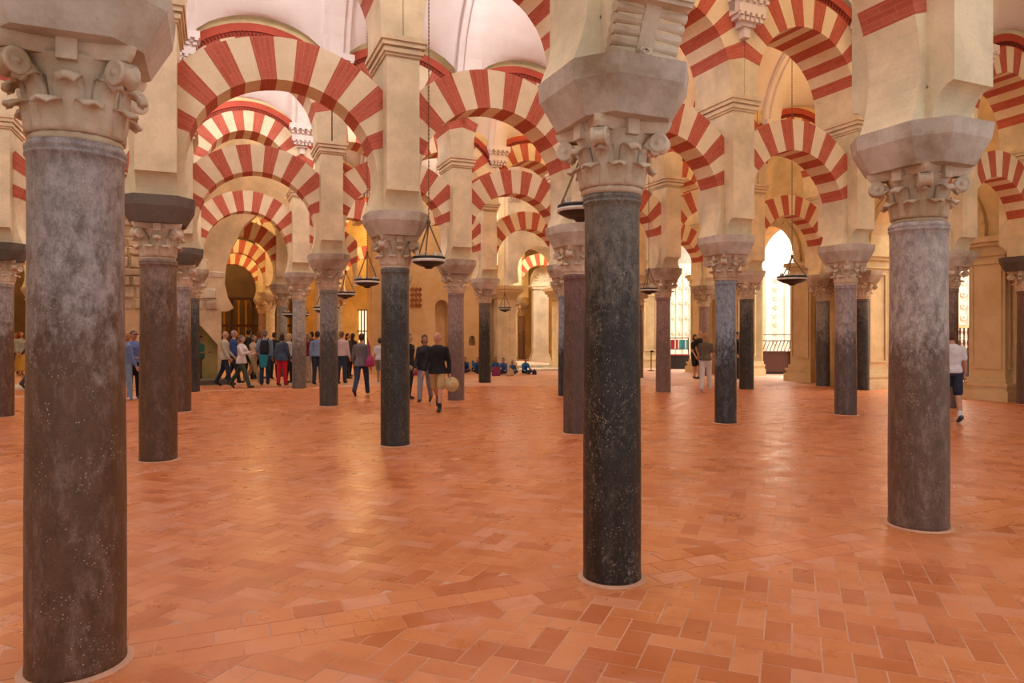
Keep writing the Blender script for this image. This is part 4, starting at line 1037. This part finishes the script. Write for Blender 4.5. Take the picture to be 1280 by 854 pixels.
person(317, 480.5, 1.64, 78, 'woman in tan waistcoat and beige trousers in the middle of the crowd', (206, 176, 146), (178, 152, 112), (206, 196, 180), (104, 78, 60), 'bob', lsw=(22, -20), knee=(4, 14), female=True, arm=((30, 50, 8), (20, 50, 8)))
person(302, 486, 1.66, 80, 'grey-haired woman in white jacket and dark green trousers striding right', (226, 214, 210), (62, 72, 58), (32, 28, 26), (112, 102, 96), 'bob', lsw=(24, -26), knee=(4, 12), coat=True, female=True, arm=((34, 70, 8), (28, 66, 8)))
person(281, 483, 1.74, 100, 'balding man in pale beige jacket and dark jeans at the left of the crowd', (196, 184, 168), (36, 46, 66), (26, 26, 32), (190, 160, 140), 'bald', lsw=(14, -12), knee=(4, 14), coat=True, arm=((10, 24, 8), (12, 30, 8)))
person(292.5, 480.5, 1.76, 100, 'grey-haired man in royal blue shirt behind the beige jacket', (52, 86, 160), (36, 42, 62), (28, 26, 30), (176, 166, 160), 'short', lsw=(14, -12), knee=(4, 14))
person(311, 475, 1.82, 160, 'tall dark-haired man in dark green jacket at the back of the crowd', (56, 62, 58), (40, 40, 48), (24, 24, 26), (40, 30, 26), 'short', **STAND, coat=True)
person(324, 474, 1.72, 150, 'person in dark clothes and auburn hair behind the waistcoat woman', (64, 50, 46), (44, 42, 50), (28, 26, 28), (140, 76, 48), 'bob', **STAND, female=True)
person(343, 474, 1.7, 170, 'person in dark green top between backpack man and red trousers', (40, 60, 54), (34, 34, 40), (28, 26, 28), (60, 44, 36), 'short', **STAND)
person(251.5, 478, 1.6, 60, 'boy in teal top and olive trousers leaning on the olive recess wall', (64, 146, 124), (106, 92, 66), (40, 34, 30), (34, 24, 22), 'short', 'short', lsw=(4, -14), knee=(0, 0), arm=((12, 80, 8), (10, 84, 8)))
p = person(157.5, 501.5, 1.72, 150, 'blonde woman in denim shirt and light jeans right of the mauve column', (116, 134, 178), (130, 158, 184), (226, 220, 214), (170, 116, 74), 'bob', **STAND, female=True, turn=60, arm=((6, 20, 8), (20, 60, 8)))
def fnb(bm): torso(bm, [(-.17, .12, .05, 0), (-.1, .13, .07, 0), (.06, .12, .07, 0), (.13, .08, .04, 0)], Matrix.Identity(4))
o = item('olive_bag', p, (-.02, .17, 1.12), fnb, (70, 72, 52), 'olive green bag slung on the back of the blonde woman', 'bag')
bm = bmesh.new(); tube(bm, (-.1, -.05, .1), (.13, -.14, .34), .016); link('strap', bm, cloth((40, 40, 36)), o)
p = person(167.5, 499, 1.76, 20, 'man with sunglasses in blue shirt and black trousers beside the blonde woman', (108, 128, 184), (28, 26, 32), (24, 22, 24), (90, 70, 60), 'short', **STAND, skin=(190, 130, 102), turn=40)
bm = bmesh.new(); box(bm, -.07, .07, -.104, -.094, 0, .028)
for v in bm.verts: v.co = (p['HM'] @ v.co)*p['k']
link('sunglasses', bm, M_black, p['t'])
# far left, seen between two columns
p = person(26, 470, 1.72, 60, 'red-haired woman in grey top and long ochre skirt at far left', (176, 184, 186), (206, 166, 76), (190, 150, 120), (150, 66, 34), 'curly', legs='skirt', **STAND, female=True)
bag_on(p, 1, (30, 92, 206), 'bright blue bag carried by the woman in the ochre skirt', 1.12, -.12, False)
person(19.5, 470, 1.7, 40, 'person in white shirt and dark trousers behind the ochre skirt woman', (222, 218, 214), (46, 46, 56), (220, 218, 214), (60, 40, 34), 'short', **STAND)
person(36.5, 473, 1.7, -40, 'long-haired woman in plum top at far left beside the mauve column', (104, 52, 70), (190, 140, 112), (160, 120, 100), (66, 36, 30), 'curly', 'long', 'short', **STAND, female=True)
person(43, 487.5, 1.72, 85, 'person in grey trousers stepping out from behind the mauve column', (90, 60, 80), (86, 84, 92), (26, 24, 26), (50, 36, 30), 'short', lsw=(20, -30), knee=(4, 10))
person(511.5, 499, 1.68, 60, 'blonde person in dark clothes half hidden behind the dark scratched column', (32, 28, 32), (34, 32, 36), (34, 28, 28), (130, 92, 60), 'bob', **STAND, female=True)
# right side
person(882, 490, 1.68, 158, 'woman in olive grey top and white trousers left of the blue grey column', (112, 102, 88), (232, 226, 222), (232, 230, 228), (176, 138, 92), 'long', 'short', lsw=(14, -12), knee=(4, 10), female=True, arm=((10, 26, 14), (14, 40, 10)))
person(875.5, 474, 1.76, 20, 'bald man in black T-shirt and shorts facing the olive grey woman', (30, 28, 30), (36, 32, 34), (26, 24, 24), (120, 84, 66), 'bald', 'short', 'short', **STAND)
person(868.5, 474, 1.62, 40, 'short dark-haired woman in black beside the black T-shirt man', (32, 30, 34), (36, 34, 36), (26, 24, 24), (36, 26, 24), 'bob', 'short', 'short', **STAND, female=True)
person(922, 474, 1.72, 30, 'person in dark coat just right of the blue grey column', (36, 32, 36), (44, 38, 38), (26, 24, 24), (60, 40, 32), 'short', **STAND, coat=True)
person(992.5, 468, 1.66, 20, 'person in black silhouette at the right end of the brown counter', (20, 20, 22), (22, 20, 22), (20, 18, 20), (30, 24, 22), 'long', **STAND, female=True)
person(1189.5, 528, 1.76, 165, 'man in white T-shirt and navy shorts emerging behind the pitted right-hand column', (232, 230, 232), (36, 42, 66), (60, 84, 104), (92, 58, 44), 'short', 'short', 'short', lsw=(-8, 14), knee=(12, 6), arm=((6, 14, 10), (12, 26, 10)), extra='socks', vox=.016)
# schoolchildren sitting on the floor
KID = dict(h=1.25, sit=True, lsw=(0, 0), knee=(0, 0), group='schoolchildren sitting on the floor')
kid = [(514, 466, 20, (90, 50, 90), 'plum', 'right of the dark column', 'bob'), (582, 466.5, -10, (40, 70, 120), 'dark blue', 'just right of the rose column', 'short'), (591, 465, 60, (36, 112, 170), 'bright blue', 'between rose and black columns, the tallest', 'tail'),
       (598, 467, 0, (40, 90, 150), 'blue', 'touching the left side of the far black column', 'bob'), (619.5, 467, 0, (50, 100, 150), 'grey blue', 'just right of the far black column, dark hair', 'bob'),
       (630, 468, -20, (60, 96, 160), 'light blue', 'leaning in, second right of the far black column', 'short'), (640.5, 468, 10, (56, 104, 150), 'steel blue', 'third right of the far black column, head low', 'bob'), (656, 468, 25, (36, 110, 190), 'vivid blue', 'at the right end, by the dark bag', 'short')]
for (px, y, yaw, c, cnm, where, hs) in kid:
    h = 1.5 if 'tallest' in where else (1.05 if 'low' in where else 1.25); K = dict(KID); K['h'] = h
    i = person(px, y, yaw=yaw, lab='sitting schoolchild in %s jacket, %s' % (cnm, where), top=c, bot=(44, 42, 60), shoe=(210, 206, 204), hair=(42, 28, 24), hairstyle=hs, arm=((24, 50, 14), (20, 55, 14)), female=True, lean=10, **K)
def floor_bag(px, y, col, lab, sc=1):
    def fn(bm): torso(bm, [(0, .15, .10, 0), (.04, .18, .12, 0), (.2, .17, .11, 0), (.32, .12, .08, 0), (.36, .06, .05, 0)], Matrix.Scale(sc, 4))
    bm = bmesh.new(); fn(bm); me = remesh(bm, .02, 2); o = link('school_bag', me, cloth(col), None, px_y(px, y)); tag(o, lab, 'bag', 'school bags on the floor')
    bm = bmesh.new(); tube(bm, (-.05*sc, 0, .34*sc), (0, 0, .42*sc), .012); tube(bm, (.05*sc, 0, .34*sc), (0, 0, .42*sc), .012); link('bag_handle', bm, cloth(col), o)
floor_bag(516, 469.5, (176, 40, 90), 'crimson pink school bag on the floor right of the dark scratched column', 1.15)
floor_bag(620, 470, (140, 44, 84), 'maroon school bag in front of the grey blue child')
floor_bag(638, 470, (206, 176, 140), 'pale tan bag before the child with lowered head', .8)
floor_bag(668, 468.5, (40, 40, 66), 'flat dark blue bag at the right end of the children', .55)
